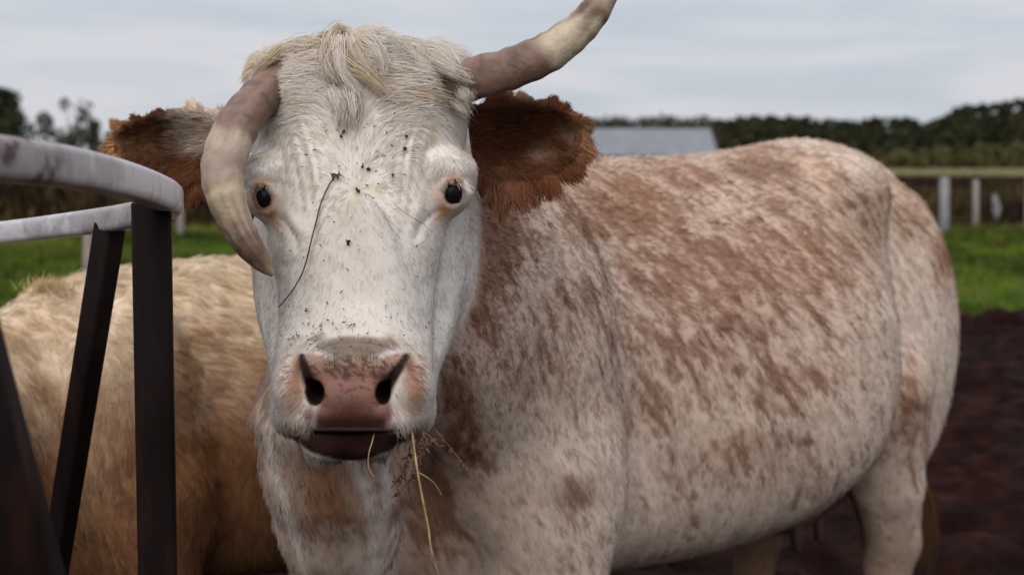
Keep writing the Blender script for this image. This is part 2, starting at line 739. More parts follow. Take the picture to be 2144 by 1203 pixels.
def blades(n, x, y, h, w, cols, lean=0.5, rng=RNG):
    """n grass blades as bent two-segment leaves: V, faces, colours."""
    a = rng.random(n) * 2 * math.pi
    lean_ = lean * (0.3 + rng.random(n))
    b = rng.random(n) * 2 * math.pi
    side = np.stack([np.cos(a), np.sin(a), np.zeros(n)], 1) * (w / 2)[:, None]
    ld = np.stack([np.cos(b), np.sin(b), np.zeros(n)], 1) * (lean_ * h)[:, None]
    base = np.stack([x, y, np.full(n, -0.005)], 1)
    mid = base + 0.4 * ld + np.array([0, 0, 1]) * (0.6 * h)[:, None]
    tip = base + ld * 1.1 + np.array([0, 0, 1]) * h[:, None]
    V = np.stack([base - side, base + side, mid - side * 0.8, mid + side * 0.8, tip], 1).reshape(-1, 3)
    o = np.arange(n)[:, None] * 5
    F3 = np.concatenate([o + [0, 1, 3], o + [0, 3, 2], o + [2, 3, 4]])
    return V, F3, np.repeat(cols, 5, axis=0)


def mixcol(t, stops):
    xs = [s[0] for s in stops]
    return np.stack([np.interp(t, xs, [s[1][k] for s in stops]) for k in range(3)], 1)


def frustum_xy(n, y0, y1, rng=RNG, left=-80, right=2230):
    y = np.sqrt(y0 ** 2 + rng.random(n) * (y1 ** 2 - y0 ** 2))
    px = left + rng.random(n) * (right - left)
    return (px - CX) / F * y * 1.06, y


def build_grass():
    x, y = frustum_xy(105000, 12.0, 33.0)
    P = np.stack([x, y, 0 * x], 1)
    keep = (y > mud_edge(x) - 0.15 + 0.6 * (fbm(P * 2.5, 2, 63) - 0.5))
    x, y, P = x[keep], y[keep], P[keep]
    t = fbm(P * np.array([0.8, 0.5, 1]), 3, 71)
    tuft = sstep(0.55, 0.72, fbm(P * 1.6, 2, 77))
    h = (0.05 + 0.05 * RNG.random(len(x)) + 0.10 * tuft) * (0.7 + 0.6 * t)
    c = mixcol(np.clip((t - 0.3) / 0.4 + 0.25 * RNG.normal(size=len(x)), 0, 1),
               [(0, (0.04, 0.06, 0.005)), (0.45, (0.075, 0.13, 0.008)), (0.8, (0.10, 0.165, 0.012)), (1, (0.16, 0.165, 0.03))])
    c *= (1 - 0.5 * tuft)[:, None]
    far = sstep(24, 32, y + 5 * (fbm(P * 0.6, 2, 83) - 0.5))
    c = c * (1 - 0.6 * far[:, None]) + 0.6 * far[:, None] * np.array([0.085, 0.07, 0.02])
    V, F3, C = blades(len(x), x, y, h, np.full(len(x), 0.012) + 0.0006 * y, c)
    me = mesh_np('pasture_grass', V, F3, False)
    set_color(me, C)
    tag(link('pasture_grass', me, None, tint_material('grass', 0.8, spec=0.15)), label='short green pasture grass between the mud and the fence',
        cat='grass', kind='stuff')


def build_weeds():
    mat = tint_material('weeds', 0.9, spec=0.1)
    n = 60000
    x, y = frustum_xy(n, 29.5, 62.0)
    P = np.stack([x, y, 0 * x], 1)
    t = fbm(P * np.array([0.45, 0.3, 1]), 3, 91)
    patch = fbm(P * np.array([0.22, 0.15, 1]), 2, 97)
    h = (0.5 + 0.75 * patch + 0.3 * RNG.random(n)) * np.where(x < -3, 1.0, 0.66) * sstep(29, 33, y)
    h = np.maximum(h, 0.2)
    k = np.clip((t - 0.3) / 0.4 + 0.3 * RNG.normal(size=n), 0, 1)
    c = mixcol(k, [(0, (0.010, 0.006, 0.005)), (0.4, (0.024, 0.012, 0.008)), (0.65, (0.026, 0.028, 0.008)), (0.88, (0.055, 0.024, 0.015)), (1, (0.09, 0.065, 0.025))])
    V, F3, C = blades(n, x, y, h, 0.05 + 0.06 * RNG.random(n), c, 0.35)
    me = mesh_np('weed_thicket', V, F3, False)
    set_color(me, C)
    tag(link('weed_thicket', me, None, mat), label='dark rusty brown weed thicket behind the fence posts', cat='weeds', kind='stuff')


def leaf_cloud(centres, radii, per, size, cols, rng=RNG, squash=0.9):
    """Leaf clumps filling ellipsoids around centres; V, quads, colours."""
    n = len(centres) * per
    ci = np.repeat(np.arange(len(centres)), per)
    d = unit(rng.normal(size=(n, 3)))
    r = (0.45 + 0.6 * rng.random(n)) ** 0.7
    p = centres[ci] + d * (r * radii[ci])[:, None] * np.array([1, 1, squash])
    a = unit(rng.normal(size=(n, 3)))
    b = unit(np.cross(a, rng.normal(size=(n, 3))))
    s = size * (0.5 + rng.random(n))[:, None]
    V = np.stack([p - a * s, p - b * s * 0.55, p + a * s, p + b * s * 0.55], 1).reshape(-1, 3)
    Q = np.arange(n * 4).reshape(-1, 4)
    c = cols[ci] * (0.6 + 0.8 * rng.random((n, 1)))
    return V, Q, np.repeat(c, 4, axis=0)


BARK = None


def bark():
    global BARK
    if BARK is None:
        m, n, l, b = new_mat('bark')
        z = noise_node(n, l, 6, 5, vec_scale=(1, 1, 0.2))
        r = ramp(n, [(0.3, (0.03, 0.022, 0.018)), (0.7, (0.09, 0.07, 0.055))])
        l.new(z.outputs['Fac'], r.inputs[0])
        l.new(r.outputs[0], b.inputs['Base Color'])
        b.inputs['Roughness'].default_value = 0.95
        BARK = m
    return BARK


LEAF = tint_material('leaves', 0.85, spec=0.15)


def tree(name, label, loc, H, W, kind, base_col, seed, group=None):
    rng = np.random.default_rng(seed)
    loc = np.array(loc, float)
    root = tag(empty(name, loc), label, 'tree', group)
    mb = MB()
    top = loc + [0.02 * H, 0, H * (0.95 if kind == 'conifer' else 0.7)]
    path = smooth_path([loc, loc + [0.1, 0, H * 0.3], top], 8)
    mb.add(*tube(path, np.linspace(H * 0.03, H * 0.006, 8), 7))
    cs, rs = [], []
    if kind == 'conifer':
        for z in np.linspace(0.12, 0.98, 16):
            w = W * 0.5 * (1 - z) ** 0.75 + 0.12
            for k in range(5):
                a = rng.random() * 6.28
                cs.append(loc + [w * 0.65 * math.cos(a), w * 0.65 * math.sin(a), H * z + rng.normal() * 0.15])
                rs.append(w * 0.5 + 0.15)
    else:
        for k in range(38):
            a, e = rng.random() * 6.28, rng.random()
            q = loc + [W * 0.42 * math.cos(a) * math.sqrt(1 - e * e * 0.8), W * 0.42 * math.sin(a) * math.sqrt(1 - e * e * 0.8), H * (0.32 + 0.6 * e)]
            cs.append(q)
            rs.append(W * (0.07 + 0.07 * rng.random()))
            st = path[rng.integers(2, 6)]
            mb.add(*tube([st, st * 0.5 + q * 0.5 + [0, 0, 0.1], q], [H * 0.012, H * 0.008, H * 0.004], 5))
    mb.build('trunk', bark(), root)
    cs, rs = np.array(cs), np.array(rs)
    cols = np.array(base_col) * (0.65 + 0.7 * rng.random((len(cs), 1)))
    V, Q, C = leaf_cloud(cs, rs, 70 if kind == 'conifer' else 46, 0.07 * W / 4 + 0.05, cols, rng)
    me = mesh_np('crown', V, Q, False)
    set_color(me, C)
    child_plain(link('crown', me, root, LEAF))
    return root


def build_trees():
    def ground_at(px, y):
        return ((px - CX) / F * y, y, 0)
    G = None
    tree('conifer_tree', 'dark conical tree at the left edge above the feeder rim', ground_at(12, 58), 4.1, 3.9, 'conifer', (0.035, 0.045, 0.02), 5)
    tree('broadleaf_tree', 'thin airy tree with sky showing through, between the conical tree and the cow\'s ear', ground_at(150, 66), 4.35, 3.3, 'broad', (0.06, 0.075, 0.05), 8)
    tree('small_tree', 'low bushy tree just behind the cow\'s ear and the feeder rim', ground_at(228, 70), 3.0, 2.2, 'broad', (0.05, 0.06, 0.035), 12)
    tree('small_tree', 'small green tree tip showing between the ear and the bent horn', ground_at(462, 70), 4.0, 1.8, 'broad', (0.04, 0.06, 0.035), 14)
    # distant wood: one mass of crowns along the far side of the hay field
    rng = np.random.default_rng(3)
    cs, rs, cols = [], [], []
    mb = MB()

    def skyline(px):
        return np.interp(px, [1150, 1250, 1480, 1530, 1600, 1700, 1760, 1850, 1960, 2000, 2080, 2144, 2300],
                         [262, 257, 254, 246, 240, 244, 252, 243, 250, 222, 214, 204, 190])
    for row, (dist, npx) in enumerate(((330, 210), (300, 110), (270, 60))):
        for px in np.linspace(1150 if row == 0 else 1470, 2330, npx):
            px = px + rng.normal() * 8
            y = dist + rng.normal() * 8
            drop = row * (4 if row < 2 else 14) + abs(rng.normal()) * 10
            top = 1.4 + (HORIZON - skyline(px) - drop) * y / F
            x = (px - CX) / F * y
            mb.add(*tube([(x, y, 0), (x, y, top * 0.8)], [0.16, 0.06], 5))
            hue = rng.random()
            col = np.array((0.022, 0.026, 0.013)) * (1 - hue) + np.array((0.040, 0.040, 0.017)) * hue
            for z in np.linspace(0.18, 0.98, 6):
                w = (1.6 + 0.9 * rng.random()) * ((1.08 - 0.75 * z ** 2) if px > 1500 else 1.5)
                for k in range(2):
                    cs.append((x + rng.normal() * w * 0.5, y + rng.normal() * w * 0.5, top * z - 0.3))
                    rs.append(w * 0.75)
                    cols.append(col)
    trunks = mb
    V, Q, C = leaf_cloud(np.array(cs), np.array(rs), 22, 0.55, np.array(cols), rng)
    o = len(V)
    tv = np.array(trunks.V)
    me = bpy.data.meshes.new('distant_wood')
    allV = np.concatenate([V, tv])
    me.from_pydata([tuple(v) for v in allV], [], [tuple(q) for q in Q] + [tuple(i + o for i in f) for f in trunks.F])
    set_color(me, np.concatenate([C, np.tile([0.03, 0.022, 0.018], (len(tv), 1))]))
    tag(link('distant_wood', me, None, LEAF), label='dark mixed wood along the far side of the field', cat='wood', kind='stuff')
    # paler bushes before the wood on the right
    bush = [(2100, 300, 240, 3.2, 15), (2010, 312, 230, 2.2, 10), (1900, 318, 225, 1.6, 9), (1830, 316, 235, 2.0, 9), (2190, 296, 235, 3.6, 14)]
    labs = ['broad olive bush in front of the wood near the right edge', 'low olive bush left of the broad bush in front of the wood',
            'smallest olive bush in front of the wood, just right of the cow\'s rump', 'low bush seen right above the slope of the cow\'s rump',
            'tall olive bush at the far right before the wood']
    for i, (px, py, y, h, w) in enumerate(bush):
        x = (px - CX) / F * y
        k = 12
        h = 1.4 + (HORIZON - py) * y / F
        c = np.stack([x + (rng.random(k) - 0.5) * w * 0.8, y + rng.normal(size=k) * 1.0, h * (0.25 + 0.5 * rng.random(k))], 1)
        V, Q, C = leaf_cloud(c, np.full(k, h * 0.42), 60, 0.4, np.tile([0.075, 0.07, 0.026], (k, 1)), rng)
        me = mesh_np('field_bush', V, Q, False)
        set_color(me, C)
        tag(link('field_bush', me, None, LEAF), labs[i], 'bush', 'bushes in front of the wood')


def build_barn():
    d = 120.0

    def X(px):
        return (px - CX) / F * d
    x0, x1 = X(1150), X(1492)
    zr = 1.4 + (HORIZON - 267) * d / F
    ze = 1.75
    depth = 5.0
    root = tag(empty('barn', ((x0 + x1) / 2, d + depth, 0)), 'low barn with a blue grey sheet metal roof behind the cow\'s back', 'barn')
    m, n, l, b = new_mat('sheet_metal')
    z = noise_node(n, l, 0.8, 4)
    r = ramp(n, [(0.3, (0.14, 0.155, 0.18)), (0.7, (0.19, 0.205, 0.235))])
    l.new(z.outputs['Fac'], r.inputs[0])
    l.new(r.outputs[0], b.inputs['Base Color'])
    b.inputs['Roughness'].default_value = 0.55
    b.inputs['Metallic'].default_value = 0.25
    mb = MB()
    # corrugated sheets on both slopes
    nn = 120
    ov = 0.35
    for sy in (-1, 1):
        V, Fc = [], []
        for i in range(nn + 1):
            x = x0 - ov + (x1 - x0 + 2 * ov) * i / nn
            dz = 0.03 * (i % 2)
            for q in (0, 1):
                V += [(x, d + depth + sy * 0.02, zr + dz - 0.06 * q), (x + (0.9 if i > nn - 1 else 0) * 0, d + depth + sy * (depth + 0.5), ze + dz - 0.06 * q)]
        for i in range(nn):
            a = i * 4
            Fc += [(a, a + 1, a + 5, a + 4), (a + 2, a + 6, a + 7, a + 3)]
        Fc += [(0, 2, 3, 1), (nn * 4, nn * 4 + 1, nn * 4 + 3, nn * 4 + 2)]
        mb.add(V, Fc)
    mb.build('roof', m, root, False)
    wm, n, l, b = new_mat('barn_boards')
    z = noise_node(n, l, 3, 4, vec_scale=(1, 1, 0.1))
    r = ramp(n, [(0.3, (0.10, 0.095, 0.09)), (0.7, (0.2, 0.19, 0.18))])
    l.new(z.outputs['Fac'], r.inputs[0])
    l.new(r.outputs[0], b.inputs['Base Color'])
    b.inputs['Roughness'].default_value = 0.9
    mb = MB()
    y0, y1 = d, d + 2 * depth
    zt = ze - 0.1
    V = [(x0, y0, 0), (x1, y0, 0), (x1, y1, 0), (x0, y1, 0), (x0, y0, zt), (x1, y0, zt), (x1, y1, zt), (x0, y1, zt),
         (x0, d + depth, zr - 0.12), (x1, d + depth, zr - 0.12)]
    mb.add(V, [(0, 1, 5, 4), (2, 3, 7, 6), (1, 2, 6, 9, 5), (3, 0, 4, 8, 7)])
    mb.build('wall', wm, root, False)
    tm, n, l, b = new_mat('barn_trim')
    b.inputs['Base Color'].default_value = (0.06, 0.055, 0.06, 1)
    b.inputs['Roughness'].default_value = 0.8
    for xe in (x0 - ov - 0.13, x1 + ov + 0.01):
        mb = MB()
        for sy in (-1, 1):
            a = (xe, d + depth, zr + 0.05)
            c = (xe, d + depth + sy * (depth + 0.55), ze + 0.02)
            V = []
            for p in (a, c):
                V += [p, (p[0] + 0.12, p[1], p[2]), (p[0] + 0.12, p[1], p[2] - 0.28), (p[0], p[1], p[2] - 0.28)]
            mb.add(V, [(0, 1, 5, 4), (1, 2, 6, 5), (2, 3, 7, 6), (3, 0, 4, 7), (0, 3, 2, 1), (4, 5, 6, 7)])
        mb.build('verge_board', tm, root, False)


def build_fence():
    m, n, l, b = new_mat('weathered_post')
    z = noise_node(n, l, 14, 6, vec_scale=(1, 1, 0.15))
    r = ramp(n, [(0.3, (0.16, 0.13, 0.125)), (0.7, (0.32, 0.27, 0.26))])
    l.new(z.outputs['Fac'], r.inputs[0])
    l.new(r.outputs[0], b.inputs['Base Color'])
    b.inputs['Roughness'].default_value = 0.9
    add_bump(n, l, b, z.outputs['Fac'], 0.8, 0.02)
    w, n, l, b = new_mat('whitewashed_post')
    z = noise_node(n, l, 10, 5)
    r = ramp(n, [(0.3, (0.16, 0.16, 0.175)), (0.7, (0.28, 0.28, 0.30))])
    l.new(z.outputs['Fac'], r.inputs[0])
    l.new(r.outputs[0], b.inputs['Base Color'])
    b.inputs['Roughness'].default_value = 0.85
    posts = [(1977, 27.5, 371, 0.095, w, 'stout pale whitewashed fence post beside the cow\'s rump'),
             (2043, 28.6, 376, 0.062, m, 'slim grey fence post standing right of the stout pale post'),
             (2151, 27.0, 364, 0.055, m, 'weathered fence post cut by the right edge of the photo'),
             (378, 25.2, 402, 0.06, m, 'grey fence post beneath the cow\'s ear, right of the feeder upright'),
             (182, 16.6, 455, 0.06, m, 'grey fence post seen behind the slanted feeder leg'),
             (489, 30.0, 400, 0.065, m, 'fence post whose foot shows just above the tan animal\'s back, beside the horn')]
    for i, (px, y, top, rad, mat, lab) in enumerate(posts):
        x = (px - CX) / F * y
        h = 1.4 + (HORIZON - top) * y / F
        rng = np.random.default_rng(40 + i)
        ln = rng.normal() * 0.02
        pts = [(x, y, -0.2), (x + ln * 0.3, y, h * 0.4), (x + ln, y, h - 0.03), (x + ln, y, h)]
        V, Fc = tube(pts, [rad * 1.08, rad, rad * 0.95, rad * 0.7], 12)
        V = [tuple(np.array(v) + rng.normal(size=3) * 0.004) for v in V]
        mb = MB()
        mb.add(V, Fc)
        o = mb.build('fence_post', mat)
        tag(o, lab, 'fence post', 'fence posts at the edge of the pasture')
    # small crumpled white rag in the weeds
    y = 27.8
    c = np.array([(2083 - CX) / F * y, y, 1.4 - (416 - HORIZON) * y / F])
    q = smooth_path([c + [0.04, 0, -0.42], c + [0.02, 0, -0.2], c, c + [-0.03, 0, 0.1]], 7)
    mb = MB()
    g = np.random.default_rng(9)
    V, Fc = tube(q, [0.02, 0.05, 0.065, 0.06, 0.05, 0.035, 0.01], 14)
    mb.add([tuple(np.array(v) + g.normal(size=3) * 0.014) for v in V], Fc)
    tag(mb.build('white_rag', w), 'small crumpled white rag in the grass right of the slim grey post', 'rag')


build_ground()
build_mud()
build_grass()
build_weeds()
build_trees()
build_barn()
build_fence()
# ------------------------------------------------------------------ round feeder: bent top ring, legs
def bar(path, w, h, roll_up=(0, 0, 1), bevel=0.006):
    """A box-section bar swept along path (width w across, height h), rounded corners."""
    P = np.asarray(path, float)
    T = unit(np.gradient(P, axis=0))
    prof = []
    for sx, sy in ((1, 1), (-1, 1), (-1, -1), (1, -1)):
        for k in range(4):
            a0 = {(1, 1): 0, (-1, 1): 90, (-1, -1): 180, (1, -1): 270}[(sx, sy)]
            a = R(a0 + 30 * k)
            prof.append((sx * (w / 2 - bevel) + bevel * math.cos(a), sy * (h / 2 - bevel) + bevel * math.sin(a)))
    V, Fc = [], []
    n = len(prof)
    for i in range(len(P)):
        u = np.array(roll_up, float)
        s = unit(np.cross(T[i], u))
        u = np.cross(s, T[i])
        for a, b in prof:
            V.append(P[i] + a * s + b * u)
    for i in range(len(P) - 1):
        for k in range(n):
            a, b = i * n + k, i * n + (k + 1) % n
            Fc.append((a, b, b + n, a + n))
    Fc.append(tuple(range(n))[::-1])
    Fc.append(tuple(range((len(P) - 1) * n, len(P) * n)))
    return V, Fc


def build_feeder():
    m, n, l, b = new_mat('worn_galvanised')
    z = noise_node(n, l, 7, 6)
    z2 = noise_node(n, l, 60, 5, vec_scale=(0.3, 1, 1))
    r = ramp(n, [(0.31, (0.06, 0.035, 0.03)), (0.36, (0.25, 0.225, 0.23)), (0.49, (0.37, 0.355, 0.375)), (0.55, (0.50, 0.495, 0.53))])
    mixf = n.new('ShaderNodeMath')
    mixf.operation = 'MULTIPLY_ADD'
    mixf.inputs[1].default_value = 0.3
    l.new(z2.outputs['Fac'], mixf.inputs[0])
    sb = n.new('ShaderNodeMath')
    sb.operation = 'SUBTRACT'
    sb.inputs[1].default_value = 0.12
    l.new(z.outputs['Fac'], sb.inputs[0])
    l.new(sb.outputs[0], mixf.inputs[2])
    l.new(mixf.outputs[0], r.inputs[0])
    l.new(r.outputs[0], b.inputs['Base Color'])
    b.inputs['Metallic'].default_value = 0.15
    b.inputs['Roughness'].default_value = 0.45
    add_bump(n, l, b, z2.outputs['Fac'], 0.35, 0.004)
    d, n, l, b = new_mat('dark_rusty_steel')
    z = noise_node(n, l, 25, 6, vec_scale=(1, 1, 0.2))
    r = ramp(n, [(0.3, (0.006, 0.004, 0.004)), (0.55, (0.010, 0.006, 0.006)), (0.78, (0.03, 0.013, 0.010))])
    l.new(z.outputs['Fac'], r.inputs[0])
    l.new(r.outputs[0], b.inputs['Base Color'])
    b.inputs['Roughness'].default_value = 0.6
    b.inputs['Specular IOR Level'].default_value = 0.05
    add_bump(n, l, b, z.outputs['Fac'], 0.3, 0.004)

    post_xy = at(316, 430, 1.66)
    root = tag(empty('hay_feeder', (post_xy[0], post_xy[1], 0)), 'metal hay feeder with a bent worn grey rim and dark steel legs', 'hay feeder')
    near = [at(-900, 300, 0.98), at(-420, 308, 0.98), at(-120, 322, 1.02), at(30, 336, 1.10), at(150, 352, 1.22), at(250, 375, 1.38), at(315, 396, 1.53)]
    corner = [at(348, 412, 1.64), at(352, 424, 1.72), at(330, 436, 1.80)]
    far = [at(275, 452, 1.90), at(150, 470, 2.04), at(0, 488, 2.2), at(-200, 508, 2.4), at(-700, 520, 2.5)]
    back = [at(-1400, 480, 2.1), at(-1700, 420, 1.5), at(-1400, 350, 1.1)]
    ring = smooth_path(near + corner + far + back, 150, closed=True)
    ring = np.concatenate([ring, ring[:1]])
    mb = MB()
    V, Fc = bar(ring, 0.034, 0.034, bevel=0.008)
    mb.add(V, Fc[:-2])
    mb.build('top_ring', m, root)
    lower = ring.copy()
    lower[:, 2] = 0.16
    mb = MB()
    V, Fc = bar(lower, 0.034, 0.036, bevel=0.008)
    mb.add(V, Fc[:-2])
    mb.build('bottom_ring', d, root)

    def leg(top, bot, w, dpt, up=(0.2, -1, 0)):
        mb = MB()
        mb.add(*bar(smooth_path([top, (np.array(top) + np.array(bot)) / 2, bot], 6), w, dpt, roll_up=up, bevel=0.006))
        mb.build('leg', d, root)
    # upright under the corner
    t = at(317, 425, 1.645)
    leg(t, (t[0] - 0.012, t[1] + 0.02, 0.0), 0.044, 0.044)
    # slanted leg under the far side of the ring
    t = at(231, 470, 1.955)
    q = at(113, 1203, 2.2)
    e = t + (q - t) * (t[2] / (t[2] - q[2]))
    leg(t, e, 0.034, 0.034, (-0.5, -1, 0))
    # near leg slanting in from the left
    t = at(-178, 330, 1.0)
    q = at(58, 1203, 1.12)
    e = t + (q - t) * (t[2] / (t[2] - q[2]))
    leg(t, e, 0.048, 0.044, (0.1, -1, 0))
    # legs outside the picture that carry the left of the ring
    for px, py, dd in ((-760, 520, 2.5), (-1650, 420, 1.5)):
        t = at(px, py, dd)
        leg(t, (t[0], t[1], 0.0), 0.044, 0.044)
    # weld bead where the slanted leg meets the ring
    mb = MB()
    w = at(208, 486, 1.97)
    g = np.random.default_rng(2)
    V, Fc = tube(smooth_path([w, w + [0.006, -0.004, -0.01], w + [0.012, -0.003, -0.016]], 6), [0.003, 0.006, 0.007, 0.006, 0.005, 0.002], 8)
    mb.add([tuple(np.array(v) + g.normal(size=3) * 0.0008) for v in V], Fc)
    mb.build('weld', m, root)


build_feeder()
# ------------------------------------------------------------------ the cow
A0 = np.array([-0.125, 2.58, 0.0])
AX_A = np.array([0.66, 0.7513, 0.0])
AX_N = np.array([0.7513, -0.66, 0.0])


def slz(s, l, z):
    return A0 + s * AX_A + l * AX_N + np.array([0, 0, z])


BODY = Table([  # s, z top, z bottom, half width, exponent
    (-0.36, 1.12, 0.84, 0.04, 2.0), (-0.28, 1.22, 0.76, 0.085, 2.1), (-0.14, 1.34, 0.64, 0.15, 2.2), (0.0, 1.39, 0.585, 0.205, 2.2),
    (0.22, 1.40, 0.58, 0.285, 2.2), (0.55, 1.405, 0.555, 0.385, 2.2), (0.80, 1.41, 0.562, 0.43, 2.25), (1.00, 1.42, 0.61, 0.405, 2.3),
    (1.13, 1.44, 0.71, 0.32, 2.3), (1.28, 1.45, 0.82, 0.245, 2.3), (1.50, 1.42, 0.86, 0.24, 2.2), (1.64, 1.35, 0.95, 0.16, 2.0), (1.74, 1.24, 1.08, 0.06, 2.0)])


def body_local(q):
    """Trunk and legs in cow coordinates q = (along the spine, towards the cow's left, up)."""
    s, l, z = q[:, 0], q[:, 1], q[:, 2]
    zt, zb, hw, ex = BODY(s)
    zc, hh = (zt + zb) / 2, (zt - zb) / 2
    v = (z - zc) / hh
    u = np.abs(l) / (hw * (1 - 0.13 * np.clip(v, -1.2, 1.2) - 0.10 * np.clip(v, 0, 1.2) ** 2))
    r = (np.abs(u) ** ex + np.abs(v) ** ex) ** (1 / ex)
    d = (r - 1) * np.minimum(hw, hh)
    d = smax(d, -0.34 - s, 0.08)
    d = smax(d, s - 1.70, 0.06)
    m = q.copy()
    m[:, 1] = np.abs(l)                                   # both sides alike
    d = smin(d, ell(m, (0.0, 0.205, 1.02), (0.165, 0.115, 0.33)), 0.06)       # shoulder
    d = smin(d, ell(m, (0.06, 0.24, 0.82), (0.13, 0.09, 0.16)), 0.05)
    d = smin(d, ell(m, (1.15, 0.20, 1.33), (0.12, 0.06, 0.07)), 0.12)     # hook bone
    d = smin(d, ell(m, (1.60, 0.12, 1.25), (0.08, 0.05, 0.07)), 0.06)       # pin bone
    d = smin(d, ell(m, (1.43, 0.18, 0.95), (0.25, 0.13, 0.37)), 0.055)      # thigh
    d = smin(d, ell(m, (1.20, 0.22, 0.86), (0.11, 0.085, 0.16)), 0.03)      # stifle
    d = smin(d, chain(m, [((0.03, 0.205, 0.88), 0.135), ((0.04, 0.20, 0.68), 0.108), ((0.0, 0.175, 0.42), 0.066), ((0.0, 0.172, 0.36), 0.06),
                          ((0.0, 0.17, 0.15), 0.042), ((-0.015, 0.17, 0.08), 0.05)]), 0.04)
    d = smin(d, chain(m, [((1.28, 0.21, 0.86), 0.135), ((1.37, 0.20, 0.60), 0.088), ((1.42, 0.195, 0.44), 0.068), ((1.41, 0.19, 0.38), 0.058),
                          ((1.36, 0.19, 0.15), 0.044), ((1.34, 0.19, 0.08), 0.052)]), 0.035)
    d = smin(d, ell(q, (1.20, 0.0, 0.62), (0.20, 0.135, 0.14)), 0.05)        # udder
    return d


def to_local(P):
    v = P - A0
    return np.stack([v @ AX_A, v @ AX_N, v[:, 2]], 1)


FACE = Table([  # py, centre x, half width, front depth, back depth, exponent
    (50, 752, 120, 1.92, 2.04, 2.0), (95, 752, 190, 1.875, 2.08, 2.2), (140, 752, 216, 1.85, 2.12, 2.4), (200, 751, 224, 1.832, 2.12, 2.6), (260, 750, 222, 1.818, 2.12, 2.7),
    (330, 749, 214, 1.806, 2.10, 2.7), (400, 748, 204, 1.795, 2.08, 2.6), (470, 748, 187, 1.778, 2.05, 2.5), (540, 747, 175, 1.758, 2.02, 2.4),
    (610, 746, 164, 1.738, 2.0, 2.3), (680, 744, 161, 1.716, 1.98, 2.3), (730, 742, 164, 1.698, 1.95, 2.5), (780, 740, 166, 1.682, 1.92, 2.9),
    (830, 739, 170, 1.672, 1.90, 3.2), (880, 739, 171, 1.672, 1.86, 3.2), (930, 739, 168, 1.682, 1.84, 2.8)])
JAW = Table([
    (360, 752, 205, 1.90, 2.12, 2.4), (430, 753, 222, 1.885, 2.13, 2.4), (500, 753, 225, 1.872, 2.14, 2.4), (580, 752, 222, 1.862, 2.14, 2.4), (640, 750, 214, 1.85, 2.12, 2.4),
    (700, 748, 200, 1.825, 2.06, 2.4), (760, 744, 180, 1.79, 1.98, 2.4), (830, 740, 148, 1.76, 1.92, 2.4), (900, 734, 112, 1.75, 1.88, 2.3), (960, 733, 84, 1.75, 1.84, 2.2)])
EYES = [(549, 411, 1.846, -1), (949, 401, 1.846, 1)]


def slab(T, py, px, dd, lo, hi, k, kb):
    cx, hw, df, db, ex = T(py)
    nx = np.abs(px - cx) / hw
    nd = np.abs(dd - (df + db) / 2) / ((db - df) / 2)
    r = (nx ** ex + nd ** ex) ** (1 / ex)
    d = (r - 1) * np.minimum(hw * 1.8 / F, (db - df) / 2)
    d = smax(d, (lo - py) * 1.8 / F, k)
    return smax(d, (py - hi) * 1.7 / F, kb)


